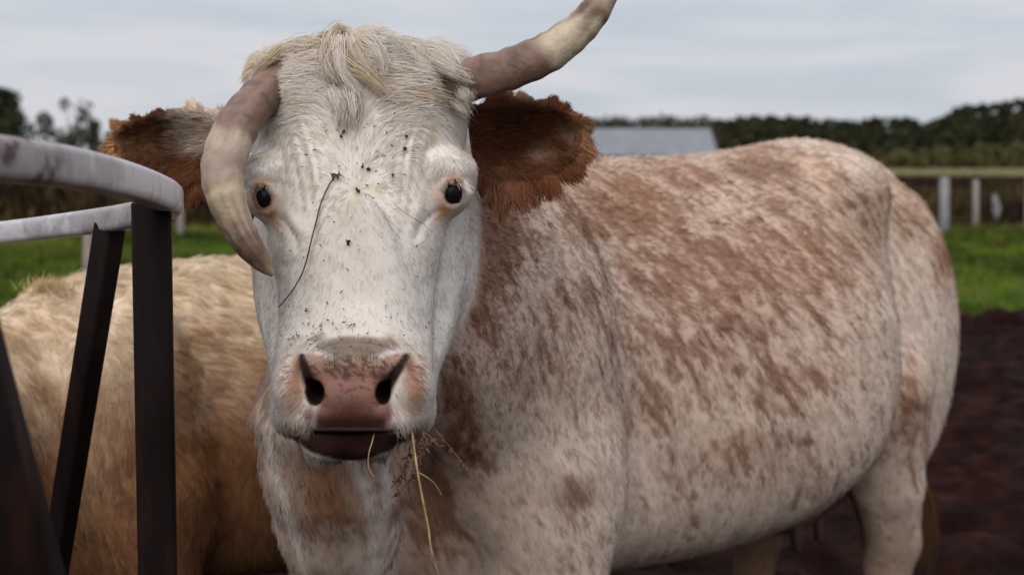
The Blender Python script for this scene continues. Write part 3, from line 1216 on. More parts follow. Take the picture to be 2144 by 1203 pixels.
def head_sdf(P, detail=True):
    px, py, dd = proj(P)
    d = slab(FACE, py + (16 * np.clip(np.abs(px - 738) / 170, 0, 1.3) ** 3.5 - 3) * sstep(720, 880, py), px, dd, 104, 908, 0.035, 0.022)
    j = slab(JAW, py, px, dd, 400, 935, 0.05, 0.03)
    d = smin(d, j, 0.022)

    def E(px_, py_, d_, rx, ry, rd):
        return ell(P, at(px_, py_, d_), (rx * d_ / F, rd, ry * d_ / F))
    for sg, ex, ey in ((-1, 553, 392), (1, 944, 384)):
        d = smin(d, E(ex, ey, 1.872, 50, 62, 0.048), 0.03)                   # orbit
        d = smin(d, E(ex - sg * 6, ey - 34, 1.853, 44, 22, 0.036), 0.02)     # brow
    d = smin(d, E(748, 190, 1.845, 120, 120, 0.03), 0.04)
    d = smin(d, E(745, 560, 1.765, 80, 160, 0.02), 0.03)                     # bridge of the nose
    # wings of the nostrils, upper lip, chin
    d = smin(d, E(610, 805, 1.705, 36, 58, 0.034), 0.02)
    d = smin(d, E(869, 805, 1.705, 36, 58, 0.034), 0.02)
    d = smin(d, E(742, 765, 1.688, 105, 46, 0.014), 0.02)
    d = smin(d, E(732, 850, 1.684, 84, 48, 0.022), 0.015)
    lip = E(730, 902, 1.757, 108, 57, 0.062)
    lip = smin(lip, E(684, 932, 1.733, 48, 29, 0.03), 0.012)
    lip = smin(lip, E(778, 932, 1.733, 46, 27, 0.03), 0.012)
    d = smin(d, lip, 0.008)
    if detail:
        d = smax(d, -E(735, 908, 1.690, 128, 3.5, 0.045), 0.006)               # mouth
        for c in ([(659, 822, 16, 22)], [(802, 822, 13, 21)]):
            for (x, y, a, b) in c:
                d = smax(d, -E(x, y, 1.672, a, b, 0.055), 0.008)
        for c in ([(666, 834, 13), (658, 818, 18), (647, 797, 16), (638, 772, 11), (632, 747, 4)], [(798, 832, 11), (804, 817, 15), (817, 796, 15), (834, 771, 11), (850, 746, 4)]):
            d = smax(d, -chain(P, [(at(x, y, 1.672), r * 1.67 / F) for x, y, r in c], 0.003), 0.004)
            d = smax(d, -chain(P, [(at(x, y, 1.690), 0.8 * r * 1.67 / F) for x, y, r in c[:3]], 0.003), 0.004)
        for c in ([(652, 850, 6), (646, 880, 5)], [(812, 850, 6), (816, 880, 5)]):
            d = smax(d, -chain(P, [(at(x, y, 1.668), r * 1.67 / F) for x, y, r in c], 0.003), 0.004)
        for ex, ey, ed, sg in EYES:
            q = P - at(ex, ey, ed - 0.022)
            ca, sa = math.cos(R(14)), math.sin(R(14)) * sg
            u, v = (q @ RT) * ca - (q @ UP) * sa, (q @ RT) * sa + (q @ UP) * ca
            k = ed / F
            o = ell(np.stack([u, q @ FWD, v], 1), (0, 0, -1.5 * k), ((16.5 + 1.5 * sg) * k, 0.03, (23 + 1.5 * sg) * k))
            o = smax(o, v - 0.25 * sg * u - 18 * k, 0.004)                    # heavy upper lid
            d = smax(d, -o, 0.003)
    return d


def neck_sdf(P):
    a, b = np.array([0.02, 2.62, 1.04]), np.array([-0.185, 2.0, 1.315])
    ba = b - a
    L = np.linalg.norm(ba)
    t = ((P - a) @ ba) / L
    ax = ba / L
    sd = unit(np.cross(ax, [0, 0, 1]))
    up = np.cross(sd, ax)
    q = P - a - t[:, None] * ax
    k = np.clip(t / L, 0, 1)
    hl = 0.205 + (0.118 - 0.205) * k ** 0.8
    hv = 0.34 + (0.185 - 0.34) * k ** 0.8
    r = np.sqrt((q @ sd / hl) ** 2 + (q @ up / hv) ** 2)
    d = (r - 1) * np.minimum(hl, hv)
    d = smax(d, t - L - 0.04, 0.05)
    d = smax(d, -t - 0.2, 0.05)
    # throat and dewlap
    th = chain(P, [(at(705, 860, 2.06), 0.115), (at(708, 980, 2.10), 0.102), (at(712, 1090, 2.15), 0.085), (at(722, 1210, 2.22), 0.072), (at(740, 1400, 2.36), 0.075)], 0.03)
    d = smin(d, th, 0.05)
    for f in ([(735, 950, 1.995, 14), (775, 1040, 2.045, 15), (782, 1130, 2.09, 13), (778, 1300, 2.2, 10)],
              [(790, 960, 2.01, 12), (812, 1030, 2.06, 12), (795, 1110, 2.10, 10)],
              [(556, 880, 2.02, 16), (575, 990, 2.05, 14), (605, 1090, 2.10, 14), (640, 1210, 2.16, 12)]):
        d = smin(d, chain(P, [(at(x, y, dd), r * dd / F) for x, y, dd, r in f], 0.01), 0.03)
    return d


def cow_sdf(P):
    d = body_local(to_local(P))
    d = smin(d, neck_sdf(P), 0.06)
    near = P[:, 1] < 2.35
    if near.any():
        dn = d[near]
        d = d.copy()
        d[near] = smin(dn, head_sdf(P[near]), 0.016)
        # keep the carved features carved
    return d


# folds of skin: (points in the photo, width px, height mm; negative = groove)
FOLDS = [
    ([(596, 262), (616, 320), (628, 385), (634, 440)], 5, -2.2), ([(622, 252), (640, 310), (652, 370), (656, 425)], 5, -2.4),
    ([(578, 268), (596, 330), (606, 390)], 5, -1.5), ([(640, 250), (664, 320), (672, 380)], 5, -1.4),
    ([(609, 262), (628, 320), (640, 385), (645, 440)], 6, 1.8), ([(632, 256), (652, 320), (663, 385)], 6, 1.5),
    ([(868, 250), (850, 300), (842, 350), (836, 420)], 5, -2.4), ([(892, 248), (868, 310), (862, 360), (858, 420)], 5, -2.2),
    ([(846, 262), (828, 320), (822, 380)], 5, -1.6), ([(912, 262), (888, 320), (880, 380)], 5, -1.5),
    ([(880, 250), (858, 305), (851, 360), (846, 430)], 6, 1.8), ([(902, 256), (879, 312), (870, 370)], 6, 1.5),
    ([(526, 386), (546, 381), (564, 386), (576, 404)], 7, 5.0), ([(922, 390), (936, 375), (956, 371), (976, 382)], 7, 5.0),
    ([(520, 360), (545, 345), (580, 360), (596, 400)], 5, -2.0), ([(912, 380), (925, 352), (950, 338), (978, 350)], 5, -2.0),
    ([(530, 425), (545, 442), (563, 446), (574, 436)], 4, 2.2), ([(922, 412), (932, 430), (950, 436), (968, 425)], 4, 2.2),
    ([(574, 452), (600, 470), (618, 495), (622, 520)], 8, -3.0), ([(922, 440), (900, 455), (884, 470), (872, 495)], 8, -3.5),
    ([(600, 440), (622, 470), (640, 488)], 10, 2.5), ([(880, 420), (868, 450), (862, 480)], 9, 2.5),
    ([(600, 560), (588, 640), (580, 720)], 20, -2.5), ([(890, 560), (898, 640), (902, 720)], 22, -3.0),
    ([(560, 560), (556, 640), (552, 720), (556, 800)], 9, -3.5),
    ([(640, 742), (700, 727), (760, 724), (850, 742)], 8, -1.8), ([(735, 890), (735, 850)], 4, -1.0),
    ([(660, 720), (740, 706), (820, 718)], 14, 2.0),
]


def poly_dist(px, py, pts):
    best = np.full(px.shape, 1e9)
    tt = np.zeros(px.shape)
    n = len(pts) - 1
    for i in range(n):
        (x0, y0), (x1, y1) = pts[i], pts[i + 1]
        dx, dy = x1 - x0, y1 - y0
        t = np.clip(((px - x0) * dx + (py - y0) * dy) / (dx * dx + dy * dy), 0, 1)
        d = np.hypot(px - x0 - t * dx, py - y0 - t * dy)
        m = d < best
        best[m] = d[m]
        tt[m] = (i + t[m]) / n
    return best, tt


def blob(px, py, x, y, rx, ry, rot=0.0):
    c, s = math.cos(R(rot)), math.sin(R(rot))
    u, v = (px - x) * c + (py - y) * s, -(px - x) * s + (py - y) * c
    return np.exp(-((u / rx) ** 2 + (v / ry) ** 2))


def mix(c, k, m):
    m = np.clip(m, 0, 1)[:, None]
    return c * (1 - m) + np.asarray(k) * m


def pad_mask(px, py):
    """Naked nose pad: a trapezoid, softened."""
    t = (py - 735) / 155
    xl = 632 + 26 * t + 24 * np.exp(-((py - 820) / 40) ** 2)
    xr = 858 - 46 * t - 14 * np.exp(-((py - 815) / 40) ** 2)
    return sstep(-11, 9, px - xl) * sstep(-11, 9, xr - px) * sstep(738, 752, py + 6 * np.sin(px * 0.07)) * sstep(905, 893, py)


SPOT_RNG = np.random.default_rng(21)
SPOTS = [(640 + 210 * SPOT_RNG.random(), 770 + 22 * SPOT_RNG.normal() * 0.6, 2.5 + 4 * SPOT_RNG.random()) for _ in range(80)]
SPOTS += [(670 + 130 * SPOT_RNG.random(), 800 + 60 * SPOT_RNG.random(), 2 + 2.5 * SPOT_RNG.random()) for _ in range(44)]
SPOTS += [(685, 775, 7), (722, 790, 8), (726, 783, 6), (750, 784, 5), (700, 770, 6), (806, 772, 6), (800, 785, 5)]


def head_color(P):
    px, py, d = proj(P)
    n = fbm(P * 38, 3, 101)
    c = np.tile([0.60, 0.565, 0.525], (len(P), 1)) * (0.93 + 0.16 * n)[:, None]
    c = mix(c, (0.57, 0.47, 0.34), 0.6 * sstep(280, 90, py) * sstep(0.42, 0.66, fbm(P * 22, 3, 111)))
    c = mix(c, (0.50, 0.42, 0.32), 0.5 * sstep(0.56, 0.70, fbm(P * 30, 3, 117)) * sstep(700, 300, py))
    c = mix(c, (0.42, 0.27, 0.14), 0.5 * blob(px, py, 850, 195, 60, 16, 5) + 0.7 * blob(px, py, 545, 130, 26, 34))
    c = c * (1 + 0.17 * sstep(430, 250, py))[:, None]  # forehead lightened in the colour to offset the shade within its long hair
    # dirt between the eyes and at the whorl
    c = mix(c, (0.24, 0.18, 0.12), 0.6 * blob(px, py, 749, 400, 9, 11) + 0.25 * sstep(0.62, 0.72, fbm(P * 60, 2, 121)) * blob(px, py, 770, 340, 130, 90))
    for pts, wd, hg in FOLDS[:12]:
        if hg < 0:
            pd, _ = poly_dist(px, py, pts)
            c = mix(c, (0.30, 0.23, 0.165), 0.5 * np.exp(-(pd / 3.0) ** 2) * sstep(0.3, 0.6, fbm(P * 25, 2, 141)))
    # stained tear marks and pink lids
    for ex, ey, sg in ((549, 413, -1), (949, 402, 1)):
        c = mix(c, (0.46, 0.28, 0.19), 0.9 * blob(px, py, ex - sg * 11, ey + 16, 30, 28))
        c = mix(c, (0.46, 0.275, 0.175), 0.95 * blob(px, py, ex - sg * 3, ey - 33, 27, 10, sg * 12))
        c = mix(c, (0.42, 0.21, 0.04), 0.95 * blob(px, py, ex - sg * 21, ey + 40, 11, 12))
        c = mix(c, (0.36, 0.19, 0.08), 0.8 * blob(px, py, ex - sg * 32, ey + 54, 20, 5, -sg * 40))
        c = mix(c, (0.13, 0.06, 0.045), 0.85 * sstep(1.28, 1.08, np.hypot((px - ex) / 18, (py - ey) / 24)))
    # muzzle: brown sides, grey brown saddle, pink pad, dark lip
    c = mix(c, (0.34, 0.175, 0.105), 0.95 * blob(px, py, 618, 808, 25, 60) + 0.95 * blob(px, py, 866, 808, 26, 62))
    c = mix(c, (0.13, 0.055, 0.032), 0.95 * blob(px, py, 625, 764, 14, 30, 8) + 0.95 * blob(px, py, 857, 762, 15, 28, -12))
    c = mix(c, (0.14, 0.11, 0.09), 0.9 * sstep(1.15, 0.7, np.hypot((px - 742) / 84, (py - 726) / 25)))
    c = mix(c, (0.17, 0.13, 0.10), 0.6 * blob(px, py, 722, 738, 14, 22) + 0.6 * blob(px, py, 765, 735, 16, 18))
    dn_ = sstep(0.38, 0.6, fbm(P * 75, 3, 161))
    c = mix(c, (0.20, 0.14, 0.085), dn_ * (0.8 * blob(px, py, 655, 704, 36, 11, -18) + 0.7 * blob(px, py, 822, 708, 24, 12) + 0.5 * blob(px, py, 780, 718, 70, 10) + 0.35 * blob(px, py, 700, 715, 60, 12)))
    pm = pad_mask(px, py)
    pad = np.tile([0.205, 0.105, 0.084], (len(P), 1)) * (0.85 + 0.3 * fbm(P * 70, 3, 131))[:, None]
    pad = mix(pad, (0.30, 0.20, 0.145), sstep(785, 752, py))
    pad = mix(pad, (0.085, 0.035, 0.026), sstep(800, 855, py) * np.exp(-((px - 733) / 62) ** 2))  # lower pad darkened here and below, its downward shade put into the colour
    pad = mix(pad, (0.26, 0.14, 0.12), 0.8 * blob(px, py, 664, 860, 18, 13) + 0.8 * blob(px, py, 800, 858, 18, 12))
    pad = mix(pad, (0.040, 0.015, 0.012), sstep(856, 884, py))
    for x, y, r in SPOTS:
        pad = mix(pad, (0.09, 0.045, 0.035), 0.9 * sstep(1.25, 0.7, np.hypot(px - x + 3 * np.sin(py * 0.7 + x), py - y) / r))
    c = c * (1 - pm[:, None]) + pad * pm[:, None]
    c = mix(c, (0.16, 0.07, 0.055), 0.9 * blob(px, py, 650, 868, 9, 26) + 0.9 * blob(px, py, 815, 868, 8, 24))
    # inside of the nostrils
    c = mix(c, (0.012, 0.006, 0.006), sstep(1.12, 0.92, np.hypot((px - 659) / 20, (py - 822) / 27)) + sstep(1.12, 0.92, np.hypot((px - 802) / 16, (py - 822) / 25)))
    dl, tl = poly_dist(px, py, [(660, 820), (647, 795), (638, 770), (632, 747)])
    dr, tr = poly_dist(px, py, [(802, 820), (817, 796), (834, 771), (850, 746)])
    c = mix(c, (0.016, 0.007, 0.006), sstep(1.12, 0.5, dl / (20 - 11 * tl)) + sstep(1.12, 0.5, dr / (19 - 10 * tr)))
    # lips
    lipm = sstep(1.06, 0.92, np.hypot((px - 732) / 112, (py - 912) / 52)) * sstep(893, 902, py + 0 * px) * sstep(1.85, 1.80, d)
    c = mix(c, np.array([0.022, 0.0085, 0.007]) * (0.6 + 0.8 * fbm(P * 60, 3, 151))[:, None], lipm)
    c = mix(c, (0.016, 0.009, 0.009), sstep(6, 2, np.abs(py - 908)) * sstep(125, 112, np.abs(px - 735)))
    c = mix(c, (0.25, 0.15, 0.11), 0.9 * blob(px, py, 612, 903, 50, 15) + 0.9 * blob(px, py, 862, 903, 54, 14))
    return c


# coat of the body: white ground with roan flecks that follow the lie of the hair
COAT_AND_SHADE = [  # px, py, rx, ry, rotation, amount, redness
    (1030, 520, 80, 135, 20, 1.1, 0.9), (1010, 660, 60, 80, 0, 0.75, 1.0), (960, 850, 46, 95, 0, 0.95, 1.0), (990, 930, 34, 60, 0, 1.0, 1.0),
    (1300, 430, 170, 90, 10, 0.78, 0.3), (1480, 560, 250, 160, 20, 0.72, 0.5), (1700, 560, 150, 160, 60, 0.70, 0.5), (1600, 350, 95, 45, 10, 0.85, 0.1),
    (1640, 430, 130, 70, 10, 0.55, 0.2), (1740, 380, 90, 50, 30, 0.55, 0.3), (1450, 720, 220, 130, 20, 0.52, 0.8), (1360, 830, 130, 100, 0, 0.5, 0.9),
    (1650, 780, 180, 120, 0, 0.55, 0.8), (1200, 640, 120, 110, 0, 0.46, 0.9), (1120, 760, 140, 110, 0, 0.46, 0.9), (1560, 940, 190, 80, 0, 0.55, 0.8),
    (1210, 1040, 46, 34, 10, 0.70, 0.3), (1900, 440, 80, 70, 40, 0.62, 0.2), (1975, 530, 30, 70, 0, 0.9, 0.4), (1905, 860, 40, 100, 0, 0.85, 0.55),
    (1240, 470, 120, 60, 10, 0.7, 0.2), (1420, 370, 160, 45, 8, 0.7, 0.15), (1860, 420, 70, 60, 30, 0.5, 0.2), (1430, 980, 100, 60, 0, 0.35, 0.8), (1080, 1050, 110, 40, -20, 0.30, 0.5), (905, 1070, 58, 130, 0, 1.0, 0.15), (880, 1130, 40, 100, 0, 0.9, 0.15),  # last two: brown patch with the shadowed gap beside the dewlap painted in
    (1750, 1120, 60, 90, 0, 0.5, 0.6),
]


def body_flow(P, q):
    """Direction in which the hair lies (world)."""
    s, l, z = q[:, 0], q[:, 1], q[:, 2]
    up = sstep(1.0, 1.38, z)
    D = AX_A[None] * (0.55 + 0.5 * up + 0.25 * np.sin(s * 5 + z * 4))[:, None] + np.array([0, 0, -1.0])[None] * (1.0 - 0.75 * up + 0.2 * np.sin(z * 9 + s * 3))[:, None]
    return unit(D)


def body_color(P, side=None):
    q = to_local(P)
    px, py, d = proj(P)
    f = body_flow(P, q)
    fm = unit(AX_A * 0.6 + np.array([0, 0, -0.8]))
    cr_ = np.cross(fm, AX_N)
    W = P + 0.02 * (np.stack([vnoise(P * 9, 200 + k) for k in range(3)], 1) - 0.5)
    Q = np.stack([W @ fm / 0.036, W @ cr_ / 0.0115, (W @ AX_N) / 0.03], 1)
    n1 = fbm(Q, 2, 211)
    n1 = np.maximum(n1, 0.97 * fbm(Q * np.array([1.7, 1.9, 1.7]) + 31.7, 2, 251) - 0.02)
    n2 = fbm(Q * np.array([0.35, 0.4, 0.4]), 2, 221)
    n3 = fbm(P * 5.0, 2, 231)
    far = (q[:, 1] < 0) & (q[:, 2] < 1.36)
    amt = np.zeros(len(P))
    red = np.zeros(len(P))
    for x, y, rx, ry, ro, a, r in COAT_AND_SHADE:
        b = blob(px, py, x, y, rx, ry, ro)
        amt = np.maximum(amt, a * b) + 0.25 * a * b
        red += r * a * b
    red = red / np.maximum(amt * 1.25, 0.2)
    amt = np.where(far, 0.2 + 0.5 * n3, amt)
    # pale edges: flank fold, brisket, legs
    amt *= 1 - 0.8 * blob(px, py, 1862, 640, 24, 260, 0)
    v = 0.74 * n1 + 0.26 * n2
    th = 0.70 - 0.26 * np.clip(amt, 0.12, 1.2)
    m = sstep(th - 0.09, th + 0.12, v)
    base = np.tile([0.60, 0.50, 0.425], (len(P), 1)) * (0.86 + 0.28 * vnoise(Q * np.array([0.6, 1.3, 1]), 241))[:, None]
    base = mix(base, (0.52, 0.40, 0.30), 0.65 * sstep(0.45, 0.7, n3) * sstep(1.0, 1.3, q[:, 2]))
    base = mix(base, (0.40, 0.255, 0.18), 0.8 * np.clip(amt, 0, 1))
    brown = np.array([0.23, 0.125, 0.072]) * (1 - np.clip(red, 0, 1))[:, None] + np.array([0.155, 0.058, 0.038]) * np.clip(red, 0, 1)[:, None]
    c = base * (1 - m[:, None] * 0.8) + brown * (m[:, None] * 0.8)
    grey = 0.6 * blob(px, py, 1600, 350, 80, 34, 10) * sstep(0.35, 0.6, n2) + 0.6 * blob(px, py, 1205, 1040, 44, 30)
    c = mix(c, (0.17, 0.125, 0.105), grey)
    # udder; far-side legs darkened, the shade under the belly put into the colour
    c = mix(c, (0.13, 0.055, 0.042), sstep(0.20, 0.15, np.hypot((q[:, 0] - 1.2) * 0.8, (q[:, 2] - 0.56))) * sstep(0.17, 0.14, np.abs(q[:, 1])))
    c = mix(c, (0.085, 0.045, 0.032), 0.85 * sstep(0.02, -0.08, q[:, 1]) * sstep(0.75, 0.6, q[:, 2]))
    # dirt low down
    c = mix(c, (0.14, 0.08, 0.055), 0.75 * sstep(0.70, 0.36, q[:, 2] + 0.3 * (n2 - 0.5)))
    return c


def neck_white(P):
    px, py, d = proj(P)
    return sstep(2.40, 2.25, d) * np.maximum(sstep(660, 590, px), sstep(900, 820, px) * sstep(800, 900, py))


def head_mask(P):
    h = np.zeros(len(P))
    n = P[:, 1] < 2.3
    h[n] = sstep(0.022, 0.010, head_sdf(P[n], False)) * sstep(2.16, 2.10, P[n, 1])
    return h


def cow_color(P):
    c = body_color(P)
    px, py, d = proj(P)
    n = fbm(P * 20, 3, 301)
    w = np.tile([0.54, 0.47, 0.42], (len(P), 1)) * (0.9 + 0.2 * n)[:, None]
    w = mix(w, (0.26, 0.14, 0.08), 0.55 * sstep(0.42, 0.62, fbm(P * np.array([16, 16, 3]), 3, 311)) + 0.6 * blob(px, py, 690, 1080, 50, 160, -8) + 0.5 * blob(px, py, 860, 1050, 40, 140))  # brown streaks, with the throat's shade between the folds painted in
    for ln_ in ([(735, 950), (775, 1040), (782, 1130), (778, 1300)], [(800, 960), (815, 1030), (795, 1110)], [(556, 880), (575, 990), (605, 1090), (640, 1210)]):
        pd_, _t = poly_dist(px, py, ln_)
        w = mix(w, (0.62, 0.56, 0.51), 0.85 * np.exp(-(pd_ / 13) ** 2))  # pale fold ridges: light catching the folds put into the colour
    nw = neck_white(P)
    c = c * (1 - nw[:, None]) + w * nw[:, None]
    h = head_mask(P)
    hc = head_color(P)
    return c * (1 - h[:, None]) + hc * h[:, None]


# lie of the face hair, in photo pixels (x, y, dx, dy)
LIE = [(748, 450, 0, 1), (700, 450, -.5, .9), (800, 450, .5, .9), (650, 450, -.55, .8), (850, 450, .55, .8), (748, 550, 0, 1), (650, 600, -.22, 1), (850, 600, .22, 1),
       (748, 680, 0, 1), (600, 700, -.3, 1), (890, 700, .3, 1), (740, 725, 0, .6), (600, 850, -.7, .7), (880, 850, .7, .7), (585, 780, -.8, .5), (895, 780, .8, .5),
       (600, 895, -.2, 1), (880, 895, .2, 1), (715, 400, -1, .1), (782, 400, 1, .1), (715, 432, -.8, .8), (782, 432, .8, .8), (748, 425, 0, 1), (748, 372, 0, -1), (718, 372, -.75, -.7), (780, 372, .75, -.7),
       (690, 400, -1, .2), (810, 400, 1, .2), (748, 330, .05, -1), (700, 330, -.6, -.8), (800, 330, .6, -.8), (748, 260, .1, -1), (650, 310, -.7, -.6), (850, 310, .7, -.6),
       (700, 250, -.8, -.6), (800, 250, .8, -.5), (600, 230, -1, .1), (900, 230, 1, .1), (560, 170, -1, .25), (950, 160, 1, .15), (640, 170, -1, .05), (860, 160, 1, .0),
       (600, 300, .2, 1), (632, 330, .25, 1), (650, 390, .1, 1), (620, 390, .1, 1), (868, 310, -.3, 1), (852, 370, -.2, 1), (895, 310, -.35, .95), (575, 330, .1, 1), (930, 330, -.1, 1), (700, 180, -1, -.2), (800, 190, 1, .1), (752, 140, .9, .2), (750, 95, .8, .5), (600, 120, -1, -.15), (680, 110, -.9, .15),
       (820, 110, 1, .15), (900, 115, 1, .15), (560, 480, -.3, 1), (940, 480, .25, 1), (930, 600, .1, 1), (560, 600, -.1, 1), (930, 700, 0, 1), (600, 400, -.8, .5), (895, 390, .8, .5)]


def head_flow(P):
    px, py, d = proj(P)
    A = np.array(LIE, float)
    w = 1.0 / (((px[:, None] - A[None, :, 0]) ** 2 + (py[:, None] - A[None, :, 1]) ** 2) + 250.0) ** 1.6
    w /= w.sum(1, keepdims=True)
    v = w @ A[:, 2:]
    return v[:, :1] * RT - v[:, 1:] * UP + 0.25 * FWD


def build_cow():
    root = tag(empty('cow', slz(0.5, 0, 0)), 'large white and roan horned cow with brown ears facing the camera', 'cow')
    fine = 0.0031
    X = axis(-0.52, 1.36, -0.345, -0.035, fine, 0.011)
    Y = axis(1.60, 4.10, 1.64, 1.93, fine, 0.011)
    Z = axis(0.02, 1.60, 1.045, 1.56, fine, 0.011)
    V, Q = surface(cow_sdf, X, Y, Z)
    N = vnormals(V, Q)
    # skin folds on the face
    px, py, d = proj(V)
    fr = sstep(2.02, 1.96, d) * sstep(0.0, 0.4, -(N @ FWD))
    disp = np.zeros(len(V))
    for pts, w, hgt in FOLDS:
        pd, t = poly_dist(px, py, pts)
        disp += (hgt if w > 6 or hgt > 0 else hgt * 0.6) * 0.001 * np.exp(-(pd / w) ** 2) * np.sin(np.clip(t, 0.08, 0.92) * math.pi) ** 0.5
    disp += 0.0012 * (fbm(V * 45, 2, 401) - 0.5) * 2
    V = V + N * (disp * fr)[:, None]
    q = to_local(V)
    bd = sstep(2.1, 2.3, d)
    # ribs, hollow before the hip, muscle relief
    rel = 0.006 * (fbm(V * 6.5, 2, 411) - 0.5) * 2
    rel -= 0.022 * blob(q[:, 0], q[:, 2], 1.02, 1.24, 0.12, 0.09)
    rel += 0.007 * blob(q[:, 0], q[:, 2], 1.20, 1.17, 0.035, 0.22, -10)
    rel -= 0.014 * blob(q[:, 0], q[:, 2], 0.20, 0.95, 0.05, 0.28, 8)
    rel += 0.003 * np.sin(q[:, 0] * 62 + q[:, 2] * 10) * blob(q[:, 0], q[:, 2], 0.55, 1.0, 0.3, 0.25)
    V = V + N * (rel * bd)[:, None]
    N = vnormals(V, Q)
    me = mesh_np('body', V, Q)
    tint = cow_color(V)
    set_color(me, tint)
    px, py, d = proj(V)
    wet = pad_mask(px, py)
    set_float(me, np.clip(wet, 0, 1) * (d < 1.85), 'wet')
    body = child_plain(link('body', me, root, SKIN))
    bvh = BVHTree.FromPolygons(V.tolist(), Q.tolist())

    # ---------------- fur of the face
    vis = sstep(-0.45, -0.1, -(N @ FWD))
    hd = head_mask(V)
    nak = np.clip(pad_mask(px, py) * 1.2, 0, 1)
    lipm = sstep(1.10, 0.95, np.hypot((px - 732) / 112, (py - 912) / 52)) * sstep(888, 900, py)
    eye = np.zeros(len(V))
    for ex, ey in ((549, 411), (949, 401)):
        eye = np.maximum(eye, sstep(1.5, 1.2, np.hypot((px - ex) / 16, (py - ey) / 22)))
    hole = sstep(1.25, 1.0, np.hypot((px - 659) / 21, (py - 822) / 28)) + sstep(1.25, 1.0, np.hypot((px - 802) / 17, (py - 822) / 26))
    dl, _ = poly_dist(px, py, [(660, 820), (647, 795), (638, 770), (632, 747)])
    dr, _ = poly_dist(px, py, [(802, 820), (817, 796), (834, 771), (850, 746)])
    hole = hole + sstep(14, 8, dl) + sstep(14, 8, dr)
    dens = hd * (0.08 + vis) * (1 - np.clip(nak + lipm + eye + hole, 0, 1)) + 1e-9
    P, NN = sample(V, Q, N, 150000, dens)
    hx, hy, _ = proj(P)
    L = 0.011 + 0.034 * np.clip((430 - hy) / 330, 0, 1) ** 1.25 * (0.45 + 1.1 * vnoise(P * 25, 8))
    L = L * (0.75 + 0.5 * RNG.random(len(P)))
    L *= 1 + 0.9 * sstep(868, 896, hy)
    L *= 1 - 0.45 * blob(hx, hy, 945, 400, 60, 70) - 0.45 * blob(hx, hy, 550, 410, 60, 70)
    lift = 0.11 + 0.13 * sstep(300, 120, hy) + 0.22 * sstep(780, 890, hy)
    ST = strands(P, NN, head_flow(P), L, lift, 5, 0.16 + 0.12 * sstep(300, 100, hy)[:, None], wave=0.22)
    top = sstep(330, 150, hy)
    ST, inv = clump(ST, 0.0075, 0.30 + 0.42 * top, 1.2)
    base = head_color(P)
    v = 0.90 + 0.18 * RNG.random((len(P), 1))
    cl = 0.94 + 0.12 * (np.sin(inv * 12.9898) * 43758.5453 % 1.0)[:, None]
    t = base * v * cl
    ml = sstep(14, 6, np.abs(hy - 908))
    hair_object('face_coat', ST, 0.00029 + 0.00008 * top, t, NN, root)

    # ---------------- poll: long curly locks
    rngp = np.random.default_rng(31)
    locks = []

    def lock(pts, n, spread, col, wid=0.010):
        locks.append((pts, int(n * 0.5), spread * 1.7, col, wid))
    cream, pale, straw = (0.61, 0.54, 0.45), (0.65, 0.60, 0.535), (0.57, 0.47, 0.34)
    lock([(690, 70, 1.89), (672, 72, 1.86), (655, 90, 1.84), (648, 118, 1.83)], 420, 14, straw)
    lock([(700, 72, 1.88), (692, 95, 1.835), (686, 130, 1.82), (692, 165, 1.815)], 420, 13, cream)
    lock([(712, 75, 1.88), (715, 100, 1.83), (722, 140, 1.815), (745, 170, 1.81), (760, 195, 1.81)], 420, 13, pale)
    lock([(740, 72, 1.88), (745, 92, 1.83), (760, 120, 1.815), (785, 145, 1.81), (815, 165, 1.815)], 420, 12, cream)
    lock([(770, 76, 1.88), (785, 90, 1.83), (800, 115, 1.815), (805, 140, 1.81), (798, 152, 1.81)], 400, 12, pale)
    lock([(800, 74, 1.885), (825, 88, 1.84), (845, 110, 1.82), (850, 128, 1.82)], 380, 12, pale)
    lock([(820, 76, 1.89), (860, 92, 1.85), (885, 112, 1.83), (915, 122, 1.83)], 380, 13, pale)
    lock([(700, 95, 1.85), (690, 120, 1.82), (700, 150, 1.81), (715, 165, 1.808)], 300, 10, cream)
    lock([(720, 110, 1.84), (740, 130, 1.815), (775, 150, 1.805), (800, 180, 1.805), (830, 195, 1.81)], 380, 12, straw)
    lock([(700, 180, 1.815), (712, 205, 1.805), (716, 235, 1.80), (712, 262, 1.80)], 260, 12, pale)
    lock([(735, 178, 1.815), (742, 205, 1.803), (742, 235, 1.80), (736, 262, 1.80)], 260, 12, pale)
    lock([(660, 92, 1.86), (628, 98, 1.845), (595, 112, 1.84), (570, 135, 1.845)], 420, 14, cream)
    lock([(640, 88, 1.87), (600, 100, 1.86), (560, 112, 1.86), (535, 132, 1.865)], 380, 13, straw)
    lock([(600, 110, 1.86), (565, 125, 1.855), (545, 150, 1.86), (532, 185, 1.865)], 340, 12, straw)
    lock([(870, 90, 1.88), (915, 105, 1.86), (955, 120, 1.86), (985, 142, 1.865)], 420, 13, pale)
    lock([(900, 115, 1.85), (940, 130, 1.84), (975, 150, 1.85), (998, 158, 1.855)], 380, 12, pale)
    lock([(905, 150, 1.84), (945, 165, 1.835), (975, 185, 1.845), (992, 205, 1.86)], 380, 14, pale)
    lock([(900, 185, 1.84), (940, 200, 1.835), (970, 215, 1.85), (985, 232, 1.865)], 300, 12, cream)
    lock([(655, 80, 1.90), (648, 68, 1.895), (640, 56, 1.89)], 90, 6, straw)
    lock([(672, 76, 1.90), (678, 64, 1.89), (688, 52, 1.885)], 130, 7, straw)
    lock([(700, 66, 1.90), (716, 58, 1.89), (735, 62, 1.88)], 200, 10, straw)
    SL, TL, NL = [], [], []

